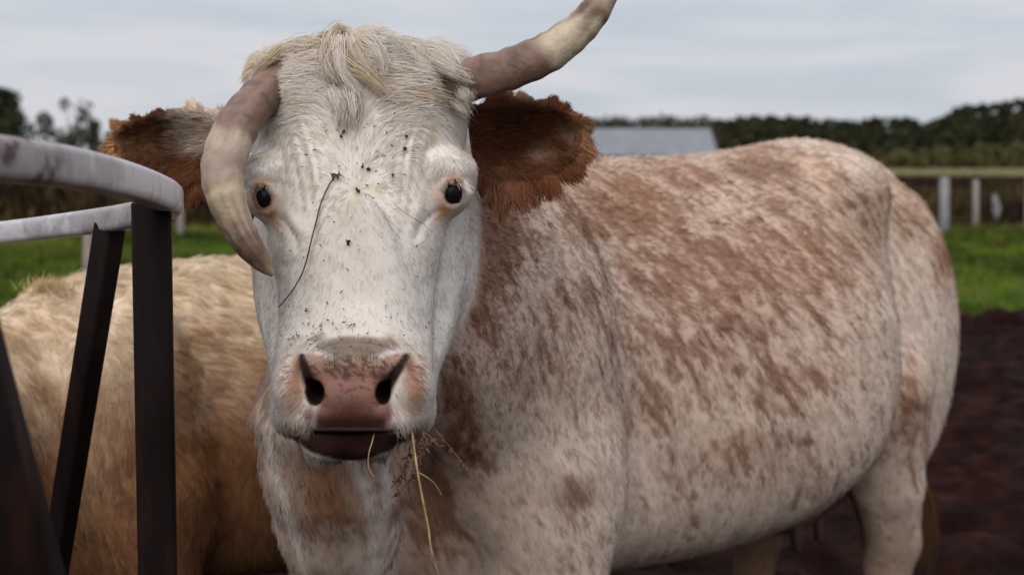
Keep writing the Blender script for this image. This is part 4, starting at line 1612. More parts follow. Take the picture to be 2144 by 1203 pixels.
    def skin_pt(x, y, dd, lift):
        hit, nor, _i, _d = bvh.ray_cast(Vector(C0), Vector(unit(at(x, y, 1.0) - C0)))
        if hit is None or (np.array(hit) - C0) @ FWD > dd + 0.06:
            return at(x, y, dd)
        return np.array(hit) + lift * np.array(nor)
    for pts, n, spread, col, wid in locks:
        G = smooth_path([skin_pt(p[0], p[1] + 16, p[2], 0.003 + 0.006 * math.sin(math.pi * i / (len(pts) - 1))) for i, p in enumerate(pts)], 8)
        off = rngp.normal(size=(n, 3)) * spread * 0.45 * 1.8 / F
        t = np.linspace(0, 1, 8)[None, :, None]
        curl = 0.0045 * np.sin(t * 8 + rngp.random((n, 1, 1)) * 2) * unit(rngp.normal(size=(n, 3)))[:, None, :]
        cut = 0.55 + 0.45 * rngp.random((n, 1))
        st = np.stack([np.stack([np.interp(np.linspace(0, 1, 8) * c, np.linspace(0, 1, 8), G[:, k]) for k in range(3)], 1) for c in cut[:, 0]])
        st = st + off[:, None, :] * (1.05 - 0.45 * t) + curl * t
        # keep the hair above the hide
        SL.append(st)
        TL.append(np.array(col) * (0.78 + 0.36 * rngp.random((n, 1))))
        out = unit(off - 0.7 * FWD * spread * 1.8 / F * 0.5 + 0.4 * UP * spread * 1.8 / F * 0.5)
        NL.append(out)
    hair_object('forelock', np.concatenate(SL), 0.00034, np.concatenate(TL), np.concatenate(NL), root)

    # ---------------- fur of neck, trunk and legs
    bd = 1 - hd
    vb = sstep(-0.55, -0.15, -unit(V - C0)[:, 0] * N[:, 0] - unit(V - C0)[:, 1] * N[:, 1] - unit(V - C0)[:, 2] * N[:, 2])
    dens = bd * (0.10 + vb) * sstep(0.2, 0.35, V[:, 2]) / np.maximum(d, 1) ** 0.5 + 1e-9
    P, NN = sample(V, Q, N, 150000, dens)
    q = to_local(P)
    L = (0.017 + 0.008 * RNG.random(len(P))) * (1 - 0.3 * sstep(0.8, 0.5, q[:, 2]))
    fl = body_flow(P, q)
    nk = neck_white(P)
    fl = unit(fl * (1 - nk[:, None]) + nk[:, None] * np.array([0.05, 0.35, -1.0]))
    ST = strands(P, NN, fl, L, 0.16, 4, 0.2, wave=0.25, wavef=25)
    ST, inv = clump(ST, 0.012, 0.35, 1.3)
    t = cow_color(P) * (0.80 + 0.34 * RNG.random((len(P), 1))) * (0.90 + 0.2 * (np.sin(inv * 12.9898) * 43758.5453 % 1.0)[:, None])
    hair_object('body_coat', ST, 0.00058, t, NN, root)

    # ---------------- eyes
    em, n, l, b = new_mat('eye')
    b.inputs['Base Color'].default_value = (0.006, 0.005, 0.006, 1)
    b.inputs['Roughness'].default_value = 0.3
    b.inputs['Specular IOR Level'].default_value = 0.16
    lm, n, l, b = new_mat('lash_mount')
    for ex, ey, ed, sg in EYES:
        c = at(ex - sg * (4.0 if sg > 0 else 6.0), ey, ed + 0.0075)
        mb = MB()
        Vs, Fs = [], []
        for i in range(17):
            for k in range(24):
                th, ph = math.pi * i / 16, 2 * math.pi * k / 24
                Vs.append(c + np.array([0.0215 * math.sin(th) * math.cos(ph), 0.0235 * math.sin(th) * math.sin(ph), 0.0240 * math.cos(th)]))
        for i in range(16):
            for k in range(24):
                Fs.append((i * 24 + k, i * 24 + (k + 1) % 24, (i + 1) * 24 + (k + 1) % 24, (i + 1) * 24 + k))
        mb.add(Vs, Fs)
        mb.build('eye', em, root)
        # white lashes of the upper lid
        n = 130
        t = RNG.random(n)
        a = R(-125) + t * R(105)
        x0 = ex + sg * 19 * np.cos(a)
        y0 = ey + 23 * np.sin(a) - 8
        st = np.zeros((n, 5, 3))
        for i in range(n):
            r0 = at(x0[i], y0[i], ed - 0.014)
            ln = (0.006 + 0.009 * RNG.random()) * (0.55 + 0.6 * t[i])
            dv = unit(RT * sg * 0.9 - UP * 0.22 - FWD * 0.6 + 0.30 * RNG.normal(size=3))
            for k in range(5):
                u = k / 4
                st[i, k] = r0 + dv * ln * u - UP * 0.008 * u * u + RT * sg * 0.004 * u * u
        hair_object('eyelash', st, 0.0004, np.tile([0.78, 0.74, 0.70], (n, 1)) * (0.8 + 0.3 * RNG.random((n, 1))), np.tile(-FWD * 0.6 + UP * 0.5, (n, 1)), root)

    # ---------------- horns
    def horn(name_label, rows, bands, seed):
        A = smooth_path([list(at(x, y, dd)) + [r * dd / F, t] for x, y, dd, r, t in rows], 90)
        V, Fc = tube(A[:, :3], A[:, 3], 26)
        V = np.array(V)
        t = np.repeat(np.linspace(0, 1, 90), 26)
        g = np.random.default_rng(seed)
        nn = fbm(V * 45, 3, seed)
        c0 = np.tile([0.17, 0.105, 0.078], (len(V), 1))
        ang = np.tile(np.arange(26) / 26 * 2 * math.pi, 90)
        stq = np.stack([np.cos(ang) * 5, np.sin(ang) * 5, t * 5], 1)
        streak = fbm(stq, 3, seed + 3)
        c0 = c0 * (0.55 + 0.9 * streak)[:, None]
        c0 = mix(c0, (0.07, 0.042, 0.03), 0.6 * sstep(0.56, 0.68, fbm(V * np.array([70, 70, 40]), 3, seed + 9)))
        for lo, hi, col, soft in bands:
            m_ = sstep(lo - soft, lo + soft, t + 0.10 * (nn - 0.5)) * sstep(hi + soft, hi - soft, t + 0.10 * (nn - 0.5))
            c0 = mix(c0, col, m_ * sstep(0.22, 0.62, 0.5 * fbm(V * 32, 3, seed + 5) + 0.5 * streak))
        Nn = unit(V - np.repeat(A[:, :3], 26, axis=0)) if len(V) == 90 * 26 else None
        rings = 0.0010 * np.sin(t * 85 + 5 * nn) * (1 - t) ** 0.7 + 0.0022 * (nn - 0.5) + 0.0012 * (streak - 0.5)
        V = V + Nn * rings[:, None]
        me = mesh_np('horn', V, Fc)
        set_color(me, c0)
        o = child_plain(link('horn', me, root, HORN))
        tag(o, name_label)
        return o
    m, n, l, b = new_mat('horn')
    t = attr(n, 'tint')
    z = noise_node(n, l, 90, 5)
    mr = n.new('ShaderNodeMapRange')
    mr.inputs['To Min'].default_value, mr.inputs['To Max'].default_value = 0.75, 1.25
    l.new(z.outputs['Fac'], mr.inputs[0])
    mul = n.new('ShaderNodeVectorMath')
    mul.operation = 'SCALE'
    l.new(t.outputs['Color'], mul.inputs[0])
    l.new(mr.outputs[0], mul.inputs['Scale'])
    l.new(mul.outputs[0], b.inputs['Base Color'])
    b.inputs['Roughness'].default_value = 0.55
    b.inputs['Specular IOR Level'].default_value = 0.4
    add_bump(n, l, b, z.outputs['Fac'], 0.5, 0.004)
    HORN = m
    horn('horn that bends down in front of the cheek, with a cream band',
         [(590, 170, 1.90, 50, 0), (543, 207, 1.845, 43, 0), (494, 270, 1.79, 46, 0), (467, 350, 1.755, 45, 0), (475, 420, 1.735, 41, 0), (506, 490, 1.73, 33, 0), (545, 545, 1.735, 22, 0), (572, 574, 1.742, 7, 0)],
         [(0.33, 0.41, (0.37, 0.30, 0.235), 0.03), (0.41, 0.52, (0.26, 0.195, 0.155), 0.03), (0.52, 0.74, (0.36, 0.295, 0.20), 0.05), (0.88, 1.1, (0.32, 0.22, 0.14), 0.05)], 501)
    horn('horn that sweeps up and outward beyond the top of the photo, with a cream patch',
         [(930, 175, 1.90, 46, 0), (990, 165, 1.875, 45, 0), (1070, 143, 1.86, 44, 0), (1150, 108, 1.85, 42, 0), (1218, 55, 1.845, 36, 0), (1265, -5, 1.84, 28, 0), (1292, -70, 1.84, 18, 0), (1300, -120, 1.845, 6, 0)],
         [(0.42, 0.62, (0.46, 0.395, 0.29), 0.03), (0.66, 0.72, (0.36, 0.29, 0.21), 0.03)], 521)

    # ---------------- ears
    def ear(base, tip, sgn, width, seed, label, white_top):
        g = np.random.default_rng(seed)
        B, Tp = at(*base), at(*tip)
        ax = Tp - B
        Ln = np.linalg.norm(ax)
        ax = ax / Ln
        out = unit(-FWD - (-FWD @ ax) * ax)
        upv = np.cross(ax, out) * (1 if np.cross(ax, out) @ UP > 0 else -1)
        nu, nv = 30, 25

        def point(u, v, th):
            W = width * (np.sin(np.clip(u, 0, 1) ** 0.8 * math.pi * 0.93 + 0.18) ** 0.75)
            y = v * W
            cup = 0.045 * (1 - v * v) * np.sin(np.clip(u, 0, 1) * math.pi) ** 0.5
            return B + ax * (u * Ln) + upv * (y - 0.012 * np.sin(u * 3))[..., None] - out * (cup + th)[..., None] if np.ndim(u) else B + ax * u * Ln + upv * y - out * (cup + th)
        U, Vv = np.meshgrid(np.linspace(0, 1, nu), np.linspace(-1, 1, nv), indexing='ij')
        u, v = U.ravel(), Vv.ravel()
        front = point_arr(B, ax, upv, out, u, v, 0.0, width, Ln)
        th = 0.010 * (1 - v ** 4) + 0.002
        backp = point_arr(B, ax, upv, out, u, v, th, width, Ln)
        i = np.arange(nu * nv).reshape(nu, nv)
        q = np.stack([i[:-1, :-1], i[1:, :-1], i[1:, 1:], i[:-1, 1:]], -1).reshape(-1, 4)
        o = nu * nv
        rim = list(i[:, 0]) + list(i[-1, 1:]) + list(i[-2::-1, -1]) + list(i[0, -2:0:-1])
        rq = [(rim[k], rim[(k + 1) % len(rim)], rim[(k + 1) % len(rim)] + o, rim[k] + o) for k in range(len(rim))]
        Vt = np.concatenate([front, backp])
        Qt = np.concatenate([q, q[:, ::-1] + o, np.array(rq)])
        nn = np.concatenate([fbm(front * 30, 2, seed)] * 2)
        brown = np.array([0.19, 0.085, 0.045])
        c = np.tile(brown, (len(Vt), 1)) * (0.6 + 0.8 * nn)[:, None]
        me = mesh_np('ear', Vt, Qt)
        set_color(me, c)
        set_float(me, np.zeros(len(Vt)), 'wet')
        eo = child_plain(link('ear', me, root, SKIN))
        tag(eo, label)
        # hair: rooted over both faces, combed outward from the base and towards the rims
        def grow(u, v, back, D, L, lift, jit, size, amt, wave, flat=False):
            P_ = point_arr(B, ax, upv, out, u, v, np.where(back, 0.010 * (1 - v ** 4) + 0.002, 0.0), width, Ln)
            e = 0.02
            N_ = unit(np.cross(point_arr(B, ax, upv, out, u + e, v, 0.0, width, Ln) - point_arr(B, ax, upv, out, u - e, v, 0.0, width, Ln),
                               point_arr(B, ax, upv, out, u, v + e, 0.0, width, Ln) - point_arr(B, ax, upv, out, u, v - e, 0.0, width, Ln)))
            N_ *= np.sign(N_ @ out)[:, None]
            N_[back] *= -1
            if flat:
                N_ = np.tile(out, (len(u), 1))
            d_ = D + 0.8 * (np.stack([vnoise(P_ * 55, seed + 20 + k_) for k_ in range(3)], 1) - 0.5)
            S_ = strands(P_, N_, d_, L, lift, 6, jit, wave=wave, wavef=45, rng=g, droop=0.2)
            S_, i_ = clump(S_, size, amt, 1.0, s=seed)
            return P_, N_, S_, i_
        parts = []
        n1 = 26000                                             # both faces, combed outward from the root
        u1, v1, b1 = g.random(n1) * 0.97, g.random(n1) * 1.9 - 0.95, g.random(n1) < 0.3
        L1 = (0.016 + 0.030 * (1 - u1) * g.random(n1)) * (0.7 + 0.6 * g.random(n1))
        parts.append(grow(u1, v1, b1, ax[None] * 0.8 + upv[None] * (1.0 * v1 - 0.2)[:, None], L1, np.where(b1, 0.3, 0.75), 0.25, 0.009, 0.65, 0.4) + (np.zeros(n1),))
        n2 = 11000                                             # ragged fringe along the rim
        a2 = g.random(n2)
        v2 = np.where(a2 < 0.42, 0.97, np.where(a2 < 0.58, g.random(n2) * 1.9 - 0.95, -0.97))
        u2 = np.where((a2 >= 0.42) & (a2 < 0.58), 0.97 + 0.03 * g.random(n2), 0.05 + 0.93 * g.random(n2))
        D2 = upv[None] * (1.25 * v2)[:, None] + ax[None] * (0.35 + 1.1 * u2 ** 3)[:, None] + out[None] * 0.2
        P2 = point_arr(B, ax, upv, out, u2, v2, 0.0, width, Ln)
        L2 = (0.014 + 0.055 * vnoise(P2 * 130, seed + 31) ** 2) * (0.5 + 0.7 * g.random(n2)) * np.where(v2 > 0.5, 0.5, np.where(v2 > -0.95, 0.75, 1.0))
        parts.append(grow(u2, v2, np.zeros(n2, bool), D2, L2, 0.25, 0.30, 0.0042, 0.45, 0.35, True) + (np.ones(n2),))
        n4 = 12000                                             # longer hair lying over the inside of the rim
        u4 = g.random(n4) * 0.97
        v4 = np.where(g.random(n4) < 0.7, np.sign(g.random(n4) - 0.6) * (0.35 + 0.6 * g.random(n4)), g.random(n4) * 1.8 - 0.9)
        L4 = (0.014 + 0.022 * g.random(n4)) * np.where(v4 > 0.3, 0.6, 1.0)
        parts.append(grow(u4, v4, np.zeros(n4, bool), upv[None] * (1.1 * v4 - 0.25)[:, None] + ax[None] * (0.7 + 0.5 * u4 ** 2)[:, None], L4, 0.55, 0.3, 0.008, 0.6, 0.4, True) + (0.45 * np.abs(v4),))
        n3 = 5200                                              # hanging tufts below
        u3 = 0.04 + 0.62 * g.random(n3)
        v3 = -0.99 + 0.22 * g.random(n3)
        P3 = point_arr(B, ax, upv, out, u3, v3, 0.0, width, Ln)
        L3 = (0.022 + (0.105 if sgn > 0 else 0.04) * vnoise(P3 * 80, seed + 37) ** 1.5 * (1.1 - 0.8 * u3)) * (0.5 + 0.6 * g.random(n3))
        parts.append(grow(u3, v3, np.zeros(n3, bool), np.tile(-UP + 0.12 * ax + 0.15 * out, (n3, 1)), L3, 0.2, 0.16, 0.007, 0.75, 0.3, True) + (np.ones(n3) * 0.6,))
        P, Nn, ST = [np.concatenate([q_[k_] for q_ in parts]) for k_ in range(3)]
        inv = np.concatenate([q_[3] + 7919 * k_ for k_, q_ in enumerate(parts)])
        rimc = np.concatenate([q_[4] for q_ in parts])
        uu, vv = np.concatenate([u1, u2, u4, u3]), np.concatenate([v1, v2, v4, v3])
        n = len(P)
        tn = fbm(P * np.array([26, 26, 26]), 2, seed + 7)
        col = np.array([0.10, 0.038, 0.021])[None] * (1 - tn[:, None]) + np.array([0.19, 0.08, 0.042])[None] * tn[:, None]
        hx, hy, _ = proj(P)
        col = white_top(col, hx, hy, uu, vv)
        col = col * (0.9 + 0.42 * rimc[:, None])
        col = col * (0.65 + 0.6 * g.random((n, 1))) * (0.7 + 0.6 * (np.sin(inv * 12.9898) * 43758.5453 % 1.0)[:, None])
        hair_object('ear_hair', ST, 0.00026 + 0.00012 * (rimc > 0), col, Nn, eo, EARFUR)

    def right_col(c, x, y, u, v):
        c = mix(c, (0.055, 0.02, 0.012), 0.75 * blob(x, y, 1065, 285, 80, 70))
        c = mix(c, (0.42, 0.27, 0.19), 0.85 * blob(x, y, 1118, 322, 24, 18) + 0.6 * blob(x, y, 1180, 275, 30, 20) + 0.7 * blob(x, y, 1100, 205, 40, 16) )
        c = mix(c, (0.45, 0.33, 0.24), 0.65 * blob(x, y, 1030, 405, 40, 30))
        return mix(c, (0.33, 0.19, 0.11), 0.45 * sstep(0.8, 1.0, u))

    def left_col(c, x, y, u, v):
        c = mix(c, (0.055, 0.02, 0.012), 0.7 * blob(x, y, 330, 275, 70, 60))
        c = mix(c, (0.58, 0.49, 0.40), 0.95 * sstep(0.62, 0.30, u) * sstep(-0.2, 0.35, v + 0.4 * (0.4 - u)))
        c = mix(c, (0.42, 0.24, 0.12), 0.7 * sstep(0.85, 1.0, u))
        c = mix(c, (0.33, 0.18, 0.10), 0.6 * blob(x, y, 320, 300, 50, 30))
        return c
    ear((985, 290, 1.95), (1216, 262, 1.965), 1, 0.053, 61, 'shaggy dark brown ear below the raised horn', right_col)
    ear((480, 306, 1.94), (240, 288, 1.96), -1, 0.052, 67, 'brown ear with a white upper edge, behind the bent horn', left_col)

    # ---------------- hooves, teats, tail
    hm, n, l, b = new_mat('hoof')
    z = noise_node(n, l, 40, 4)
    r = ramp(n, [(0.3, (0.03, 0.022, 0.018)), (0.7, (0.09, 0.07, 0.05))])
    l.new(z.outputs['Fac'], r.inputs[0])
    l.new(r.outputs[0], b.inputs['Base Color'])
    b.inputs['Roughness'].default_value = 0.6
    for s0, l0 in ((-0.03, 0.17), (-0.03, -0.17), (1.325, 0.19), (1.325, -0.19)):
        mb = MB()
        for cl_ in (-0.028, 0.028):
            prof = [(0.0, 0.030, 0.055, -0.03), (0.03, 0.029, 0.050, -0.02), (0.06, 0.026, 0.04, -0.008), (0.085, 0.02, 0.03, 0.0)]
            Vh, Fh = [], []
            for z_, rw, rl, off in prof:
                for k in range(14):
                    a = 2 * math.pi * k / 14
                    Vh.append(slz(s0 + off + rl * math.cos(a), l0 + cl_ + rw * math.sin(a), z_))
            for i in range(3):
                for k in range(14):
                    Fh.append((i * 14 + k, i * 14 + (k + 1) % 14, (i + 1) * 14 + (k + 1) % 14, (i + 1) * 14 + k))
            Fh += [tuple(range(14))[::-1], tuple(range(42, 56))]
            mb.add(Vh, Fh)
        mb.build('hoof', hm, root)
    tmat, n, l, b = new_mat('teat_skin')
    z = noise_node(n, l, 60, 4)
    r = ramp(n, [(0.3, (0.03, 0.014, 0.011)), (0.7, (0.06, 0.028, 0.022))])
    l.new(z.outputs['Fac'], r.inputs[0])
    l.new(r.outputs[0], b.inputs['Base Color'])
    b.inputs['Roughness'].default_value = 0.6
    for s0, l0 in ((1.30, 0.075), (1.19, 0.075), (1.30, -0.075), (1.19, -0.075)):
        mb = MB()
        mb.add(*tube([slz(s0 - 0.04, l0, 0.56), slz(s0 - 0.04, l0, 0.53), slz(s0 - 0.04, l0 + 0.004, 0.49), slz(s0 - 0.04, l0 + 0.006, 0.458), slz(s0 - 0.04, l0 + 0.006, 0.45)], [0.026, 0.019, 0.016, 0.014, 0.006], 12))
        mb.build('teat', tmat, root)
    tp = smooth_path([slz(1.60, 0, 1.36), slz(1.72, -0.03, 1.30), slz(1.75, -0.05, 1.05), slz(1.75, 0.0, 0.78), slz(1.77, 0.10, 0.52)], 14)
    mb = MB()
    Vt, Ft = tube(tp, np.linspace(0.045, 0.016, 14), 12)
    mb.add(Vt, Ft, (0.30, 0.21, 0.16))
    tail = mb.build('tail', tint_material('tail_hide', 0.85), root)
    n = 3500
    g = np.random.default_rng(77)
    k = g.random(n)
    rt = np.stack([np.interp(0.62 + 0.38 * k, np.linspace(0, 1, 14), tp[:, c]) for c in range(3)], 1)
    rr = unit(g.normal(size=(n, 3)))
    st = np.zeros((n, 6, 3))
    for j in range(6):
        u = j / 5
        st[:, j] = rt + rr * 0.014 + rr * (0.045 * math.sin(u * 2.4))- np.array([0, 0, 1]) * (0.34 * u) * (0.7 + 0.5 * g.random((n, 1)) * 0.3) + AX_A * 0.02 * math.sin(u * 3)
    st, _ = clump(st, 0.02, 0.5)
    hair_object('tail_switch', st, 0.0006, np.array([0.10, 0.055, 0.028]) * (0.6 + 0.7 * g.random((n, 1))), rr, tail)
    return bvh


EARFUR = fur_material('ear_fur', 0.35)


def point_arr(B, ax, upv, out, u, v, th, width, Ln):
    uc = np.clip(u, 0, 1)
    W = width * np.clip(1 - np.abs((uc - 0.46) / 0.56) ** 2.3, 0.02, 1) ** 0.5
    cup = 0.040 * (1 - v * v) * np.sqrt(np.sin(uc * math.pi * 0.98 + 0.03))
    return B + ax * (u * Ln)[:, None] + upv * (v * np.where(v > 0, W * np.clip(1 - np.clip((uc - 0.35) / 0.85, 0, 1) ** 1.6 * 0.75, 0.1, 1), W) - 0.010 * np.sin(uc * 3))[:, None] - out * (cup + th)[:, None]


COW_BVH = build_cow()
# ------------------------------------------------------------------ the tan animal behind the feeder
def build_heifer():
    k = 0.84
    h0 = np.array([-0.88, 2.93, 0.0])
    ha = unit(np.array([0.70, 0.71, 0.0]))
    hn = np.array([0.71, -0.70, 0.0])

    def lower(s):
        return 1.0 + 0.0 * s

    def loc(P):
        v = P - h0
        q = np.stack([v @ ha, v @ hn, v[:, 2]], 1) / k
        q[:, 2] *= lower(q[:, 0])
        return q

    def w(s, l, z):
        return h0 + k * (s * ha + l * hn) + np.array([0, 0, k * z / float(lower(np.array(s)))])

    def sdf(P):
        q = loc(P)
        d = body_local(q)
        nk = chain(q, [((0.0, 0, 1.02), 0.26), ((-0.3, 0, 1.06), 0.21), ((-0.55, 0, 1.00), 0.16), ((-0.72, 0, 0.88), 0.13)], 0.05)
        d = smin(d, nk, 0.09)
        hd = chain(q, [((-0.74, 0, 0.88), 0.12), ((-0.84, 0, 0.74), 0.11), ((-0.95, 0, 0.52), 0.08), ((-0.98, 0, 0.45), 0.078)], 0.05)
        d = smin(d, hd, 0.05)
        d = smin(d, ell(np.stack([q[:, 0], np.abs(q[:, 1]), q[:, 2]], 1), (-0.72, 0.17, 0.98), (0.03, 0.11, 0.05)), 0.02)
        return d * k
    X = np.arange(-1.95, 0.75, 0.014)
    Y = np.arange(2.05, 4.5, 0.014)
    Z = np.arange(0.02, 1.35, 0.014)
    V, Q = surface(sdf, X, Y, Z)
    N = vnormals(V, Q)
    V = V + N * (0.008 * (fbm(V * 7, 2, 611) - 0.5) * 2)[:, None]
    N = vnormals(V, Q)

    def color(P):
        px, py, d = proj(P)
        q = loc(P)
        n = fbm(P * np.array([18, 18, 9]), 3, 621)
        c = np.tile([0.61, 0.47, 0.32], (len(P), 1))
        c = mix(c, (0.64, 0.51, 0.37), sstep(0.42, 0.62, n) * sstep(0.9, 1.15, q[:, 2]))
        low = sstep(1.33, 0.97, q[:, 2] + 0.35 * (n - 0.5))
        c = mix(c, (0.21, 0.088, 0.036), 0.92 * low)  # browner low down: coat colour with some belly shade painted in
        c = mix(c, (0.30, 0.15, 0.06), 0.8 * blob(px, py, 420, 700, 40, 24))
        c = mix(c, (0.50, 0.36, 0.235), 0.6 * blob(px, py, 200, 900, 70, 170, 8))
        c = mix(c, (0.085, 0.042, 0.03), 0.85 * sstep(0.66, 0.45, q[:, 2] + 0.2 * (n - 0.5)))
        return c
    root = tag(empty('young_cow', w(0.5, 0, 0)), 'tan shaggy young cow eating behind the feeder legs, beside the big horned cow', 'cow')
    me = mesh_np('body', V, Q)
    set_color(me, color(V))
    set_float(me, np.zeros(len(V)), 'wet')
    child_plain(link('body', me, root, SKIN))
    vd = unit(V - C0)
    px, py, d = proj(V)
    dens = sstep(-0.5, -0.1, -(vd * N).sum(1)) * sstep(0.15, 0.3, V[:, 2]) * sstep(900, 700, px) + 1e-9
    P, NN = sample(V, Q, N, 70000, dens)
    q = loc(P)
    D = ha[None] * (0.5 + 0.4 * np.sin(q[:, 0] * 6 + q[:, 2] * 5))[:, None] + np.array([0, 0, -1.0])[None] * (0.8 + 0.4 * np.sin(q[:, 2] * 9 + q[:, 0] * 4))[:, None]
    L = 0.030 + 0.016 * RNG.random(len(P))
    ST = strands(P, NN, D, L, 0.22, 4, 0.25, wave=0.4, wavef=14)
    ST, inv = clump(ST, 0.028, 0.55, 1.2)
    t = color(P) * (0.78 + 0.36 * RNG.random((len(P), 1))) * (0.85 + 0.3 * (np.sin(inv * 12.9898) * 43758.5453 % 1.0)[:, None])
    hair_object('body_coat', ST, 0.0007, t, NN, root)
    # tuft on the back
    n = 260
    g = np.random.default_rng(5)
    r0 = at(105, 612, (w(-0.12, 0, 1.36) - C0) @ FWD)
    rt = r0 + g.normal(size=(n, 3)) * np.array([0.022, 0.012, 0.008])
    st = np.zeros((n, 4, 3))
    dv = unit(np.array([0.0, -0.1, 1.0]) + 0.5 * g.normal(size=(n, 3)) * np.array([1, 0.5, 0.3]))
    for j in range(4):
        st[:, j] = rt + dv * 0.038 * j / 3 * (0.6 + 0.5 * g.random((n, 1)) * 0.2)
    hair_object('back_tuft', st, 0.0008, np.array([0.50, 0.37, 0.20]) * (0.8 + 0.4 * g.random((n, 1))), np.tile([0, -0.5, 0.8], (n, 1)), root)
    hm = bpy.data.materials['hoof']
    for s0, l0 in ((-0.03, 0.17), (-0.03, -0.17), (1.325, 0.19), (1.325, -0.19)):
        mb = MB()
        mb.add(*tube([w(s0 - 0.01, l0, 0.0), w(s0 - 0.005, l0, 0.04), w(s0, l0, 0.085), w(s0, l0, 0.09)], [0.05, 0.047, 0.04, 0.02], 14))
        mb.build('hoof', hm, root)
    mb = MB()
    tp = smooth_path([w(1.60, 0, 1.36), w(1.72, 0.0, 1.28), w(1.77, 0.02, 1.0), w(1.77, 0.04, 0.5)], 12)
    mb.add(*tube(tp, np.linspace(0.04, 0.02, 12), 10), (0.35, 0.22, 0.13))
    mb.build('tail', bpy.data.materials['tail_hide'], root)


build_heifer()
# ------------------------------------------------------------------ hay on the face and in the mouth
def on_face(px, py, lift=0.004):
    o = Vector(C0)
    dr = Vector(unit(at(px, py, 1.0) - C0))
    hit, nor, idx, dist = COW_BVH.ray_cast(o, dr)
    if hit is None:
        return at(px, py, 1.75), -FWD
    return np.array(hit) + lift * np.array(nor), np.array(nor)


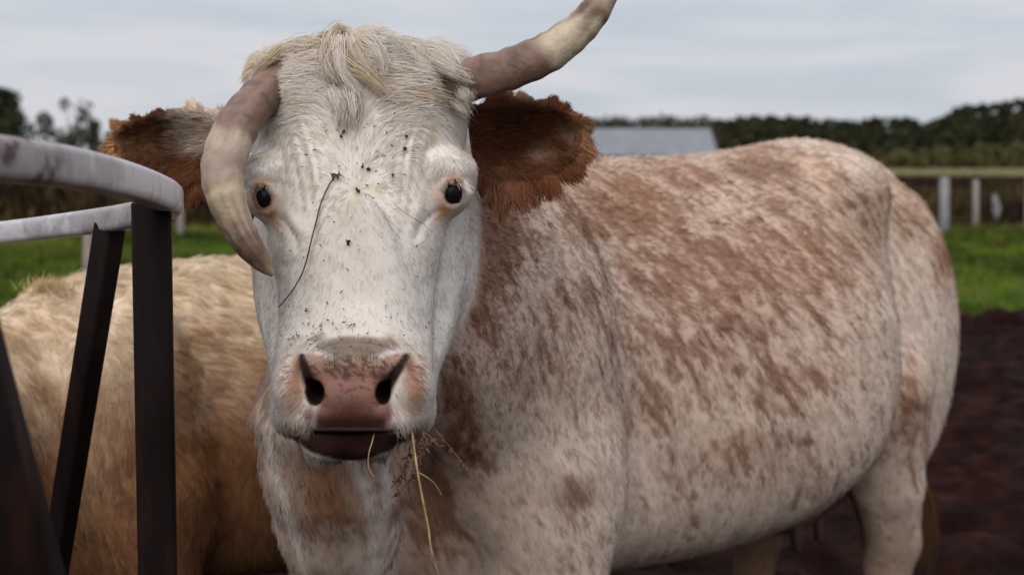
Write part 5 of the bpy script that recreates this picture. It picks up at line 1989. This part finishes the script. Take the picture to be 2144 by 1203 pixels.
def build_hay():
    tw, n, l, b = new_mat('dry_stem')
    z = noise_node(n, l, 60, 3)
    r = ramp(n, [(0.3, (0.05, 0.022, 0.014)), (0.7, (0.12, 0.06, 0.035))])
    l.new(z.outputs['Fac'], r.inputs[0])
    l.new(r.outputs[0], b.inputs['Base Color'])
    b.inputs['Roughness'].default_value = 0.8
    st, n, l, b = new_mat('straw')
    z = noise_node(n, l, 80, 3)
    r = ramp(n, [(0.3, (0.22, 0.14, 0.06)), (0.7, (0.40, 0.29, 0.14))])
    l.new(z.outputs['Fac'], r.inputs[0])
    l.new(r.outputs[0], b.inputs['Base Color'])
    b.inputs['Roughness'].default_value = 0.7
    g = np.random.default_rng(17)

    def stem(mb, pts, r0, r1, n=24, seg=6):
        q = smooth_path(pts, n)
        mb.add(*tube(q, np.linspace(r0, r1, n), seg))

    # long dark stem lying down the face
    mb = MB()
    px = [(706, 368), (692, 390), (676, 428), (668, 470), (660, 510), (650, 550), (636, 585), (612, 622), (594, 643)]
    stem(mb, [on_face(x, y, 0.006)[0] for x, y in px], 0.0011, 0.0008, 40)
    for x, y in ((703, 368), (708, 372), (700, 374), (712, 368)):
        c, nn = on_face(x, y, 0.006)
        for k in range(5):
            d = unit(g.normal(size=3) + nn * 0.5)
            stem(mb, [c, c + d * 0.003, c + d * 0.006], 0.0012, 0.0003, 4, 5)
    tag(mb.build('dry_stem', tw), 'thin dark dry stem stuck down the cow\'s face beside the bent horn', 'stem')
    # curled pale stalk by the eye
    mb = MB()
    stem(mb, [on_face(x, y, 0.007)[0] for x, y in ((822, 430), (845, 450), (868, 462), (886, 478), (888, 498), (878, 510), (860, 520))], 0.0005, 0.0004, 30)
    tag(mb.build('hay_stalk', st), 'fine curled hay stalk on the cow\'s face below the eye under the raised horn', 'stalk')
    # stems hanging from the mouth
    mb = MB()
    d0 = 1.70
    stem(mb, [at(862, 898, d0), at(867, 935, d0 - 0.01), at(874, 985, d0 - 0.02), at(886, 1050, d0 - 0.02), at(897, 1105, d0 - 0.015), at(903, 1150, d0 - 0.015), at(918, 1203, d0), at(934, 1260, d0)], 0.0016, 0.0012, 40)
    stem(mb, [at(876, 988, d0 - 0.02), at(896, 1000, d0 - 0.02), at(912, 1014, d0 - 0.015), at(925, 1036, d0 - 0.01)], 0.0008, 0.0004, 16)
    tag(mb.build('hay_stalk', st), 'long pale hay stalk hanging from the corner of the cow\'s mouth', 'stalk')
    mb = MB()
    stem(mb, [at(784, 905, 1.69), at(779, 925, 1.675), at(772, 950, 1.67), at(772, 978, 1.67), at(785, 1000, 1.67)], 0.0008, 0.0006, 20)
    tag(mb.build('hay_stalk', st), 'short pale hay stalk hanging below the middle of the cow\'s lower lip', 'stalk')

    def sprig(pts, leaves, scale):
        mb = MB()
        q = smooth_path([at(*p) for p in pts], 24)
        mb.add(*tube(q, np.linspace(0.0012, 0.0007, 24), 6))
        for k in range(leaves):
            i = 4 + int(19 * g.random())
            d = unit(q[min(i + 1, 23)] - q[i] + 0.9 * 0.003 * g.normal(size=3) * 3)
            d = unit(d + 0.8 * g.normal(size=3))
            ln = scale * (0.5 + g.random())
            e = q[i] + d * ln + np.array([0, 0, -0.2 * ln])
            mb.add(*tube(smooth_path([q[i], (q[i] + e) / 2 + 0.1 * ln * g.normal(size=3), e], 5), [0.0006, 0.0013, 0.0016, 0.0012, 0.0003], 5))
        return mb
    tag(sprig([(884, 900, 1.70), (886, 930, 1.69), (868, 985, 1.69), (850, 1010, 1.69), (820, 1042, 1.69)], 34, 0.008).build('hay_sprig', tw),
        'dark leafy hay sprig hanging from the mouth and pointing towards the chest', 'sprig')
    tag(sprig([(872, 900, 1.705), (858, 940, 1.70), (848, 975, 1.70), (838, 1000, 1.70), (822, 1010, 1.70)], 26, 0.008).build('hay_sprig', tw),
        'shorter dark leafy sprig tangled under the corner of the mouth', 'sprig')
    tag(sprig([(884, 902, 1.70), (892, 925, 1.69), (884, 950, 1.69), (876, 978, 1.69)], 26, 0.007).build('hay_sprig', tw),
        'curled dark sprig right beside the long pale stalk at the mouth', 'sprig')
    tag(sprig([(886, 903, 1.70), (905, 918, 1.70), (920, 935, 1.70)], 12, 0.006).build('hay_sprig', tw),
        'small dark sprig sticking sideways from the corner of the mouth', 'sprig')
    tag(sprig([(908, 895, 1.72), (922, 912, 1.71), (945, 940, 1.71), (968, 968, 1.71), (978, 984, 1.71)], 14, 0.006).build('hay_sprig', tw),
        'thin dry sprig reaching outward from the cow\'s cheek towards the shoulder', 'sprig')
    # chaff: flecks of hay and dirt caught in the hair of the face
    mb = MB()
    spots = []
    for _ in range(75):
        spots.append((np.clip(760 + 95 * g.normal(), 560, 950), np.clip(345 + 75 * g.normal(), 130, 560)))
    for _ in range(70):
        spots.append((740 + 105 * g.normal(), 690 + 30 * g.normal()))
    for _ in range(45):
        spots.append((640 + 60 * g.normal(), 690 + 22 * abs(g.normal())))
    for _ in range(35):
        spots.append((600 + 300 * g.random(), 430 + 260 * g.random()))
    V, Fs, Cc = [], [], []
    for x, y in spots:
        if not (545 < x < 960) or (pad_mask(np.array([x]), np.array([y]))[0] > 0.3):
            continue
        c, nn = on_face(x, y, 0.004)
        t1 = unit(np.cross(nn, g.normal(size=3)))
        t2 = np.cross(nn, t1)
        ln = 0.0006 + 0.0026 * g.random() ** 2.2
        wd = 0.0003 + 0.0005 * g.random()
        bend = nn * 0.6 * ln * (g.random() - 0.3) + t2 * ln * 0.6 * g.normal()
        q = smooth_path([c - t1 * ln, c + bend * 0.5, c + t1 * ln], 5)
        vv, ff = tube(q, [wd * 0.5, wd, wd * 1.1, wd * 0.9, wd * 0.4], 5)
        mb.add(vv, ff, [(0.055, 0.030, 0.018), (0.09, 0.055, 0.03), (0.05, 0.028, 0.02), (0.20, 0.14, 0.07), (0.10, 0.07, 0.03)][g.integers(5)])
    # bigger crumbs
    for x, y, rr in ((716, 287, 5), (720, 277, 6), (845, 313, 6), (820, 368, 4), (730, 510, 5), (733, 506, 4), (770, 355, 7), (760, 352, 5), (848, 288, 5), (750, 405, 6)):
        c, nn = on_face(x, y, 0.004)
        q = smooth_path([c + g.normal(size=3) * 0.002, c, c + g.normal(size=3) * 0.002], 5)
        vv, ff = tube(q, np.array([0.3, 0.9, 1, 0.8, 0.3]) * rr * 1.8 / F * 0.6, 7)
        mb.add([tuple(np.array(p) + g.normal(size=3) * 0.0005) for p in vv], ff, (0.06, 0.03, 0.018))
    tag(mb.build('hay_chaff', tint_material('chaff', 0.9, spec=0.1), smooth=False), 'flecks of hay chaff and dirt caught in the white face hair', 'chaff', kind='stuff')


build_hay()
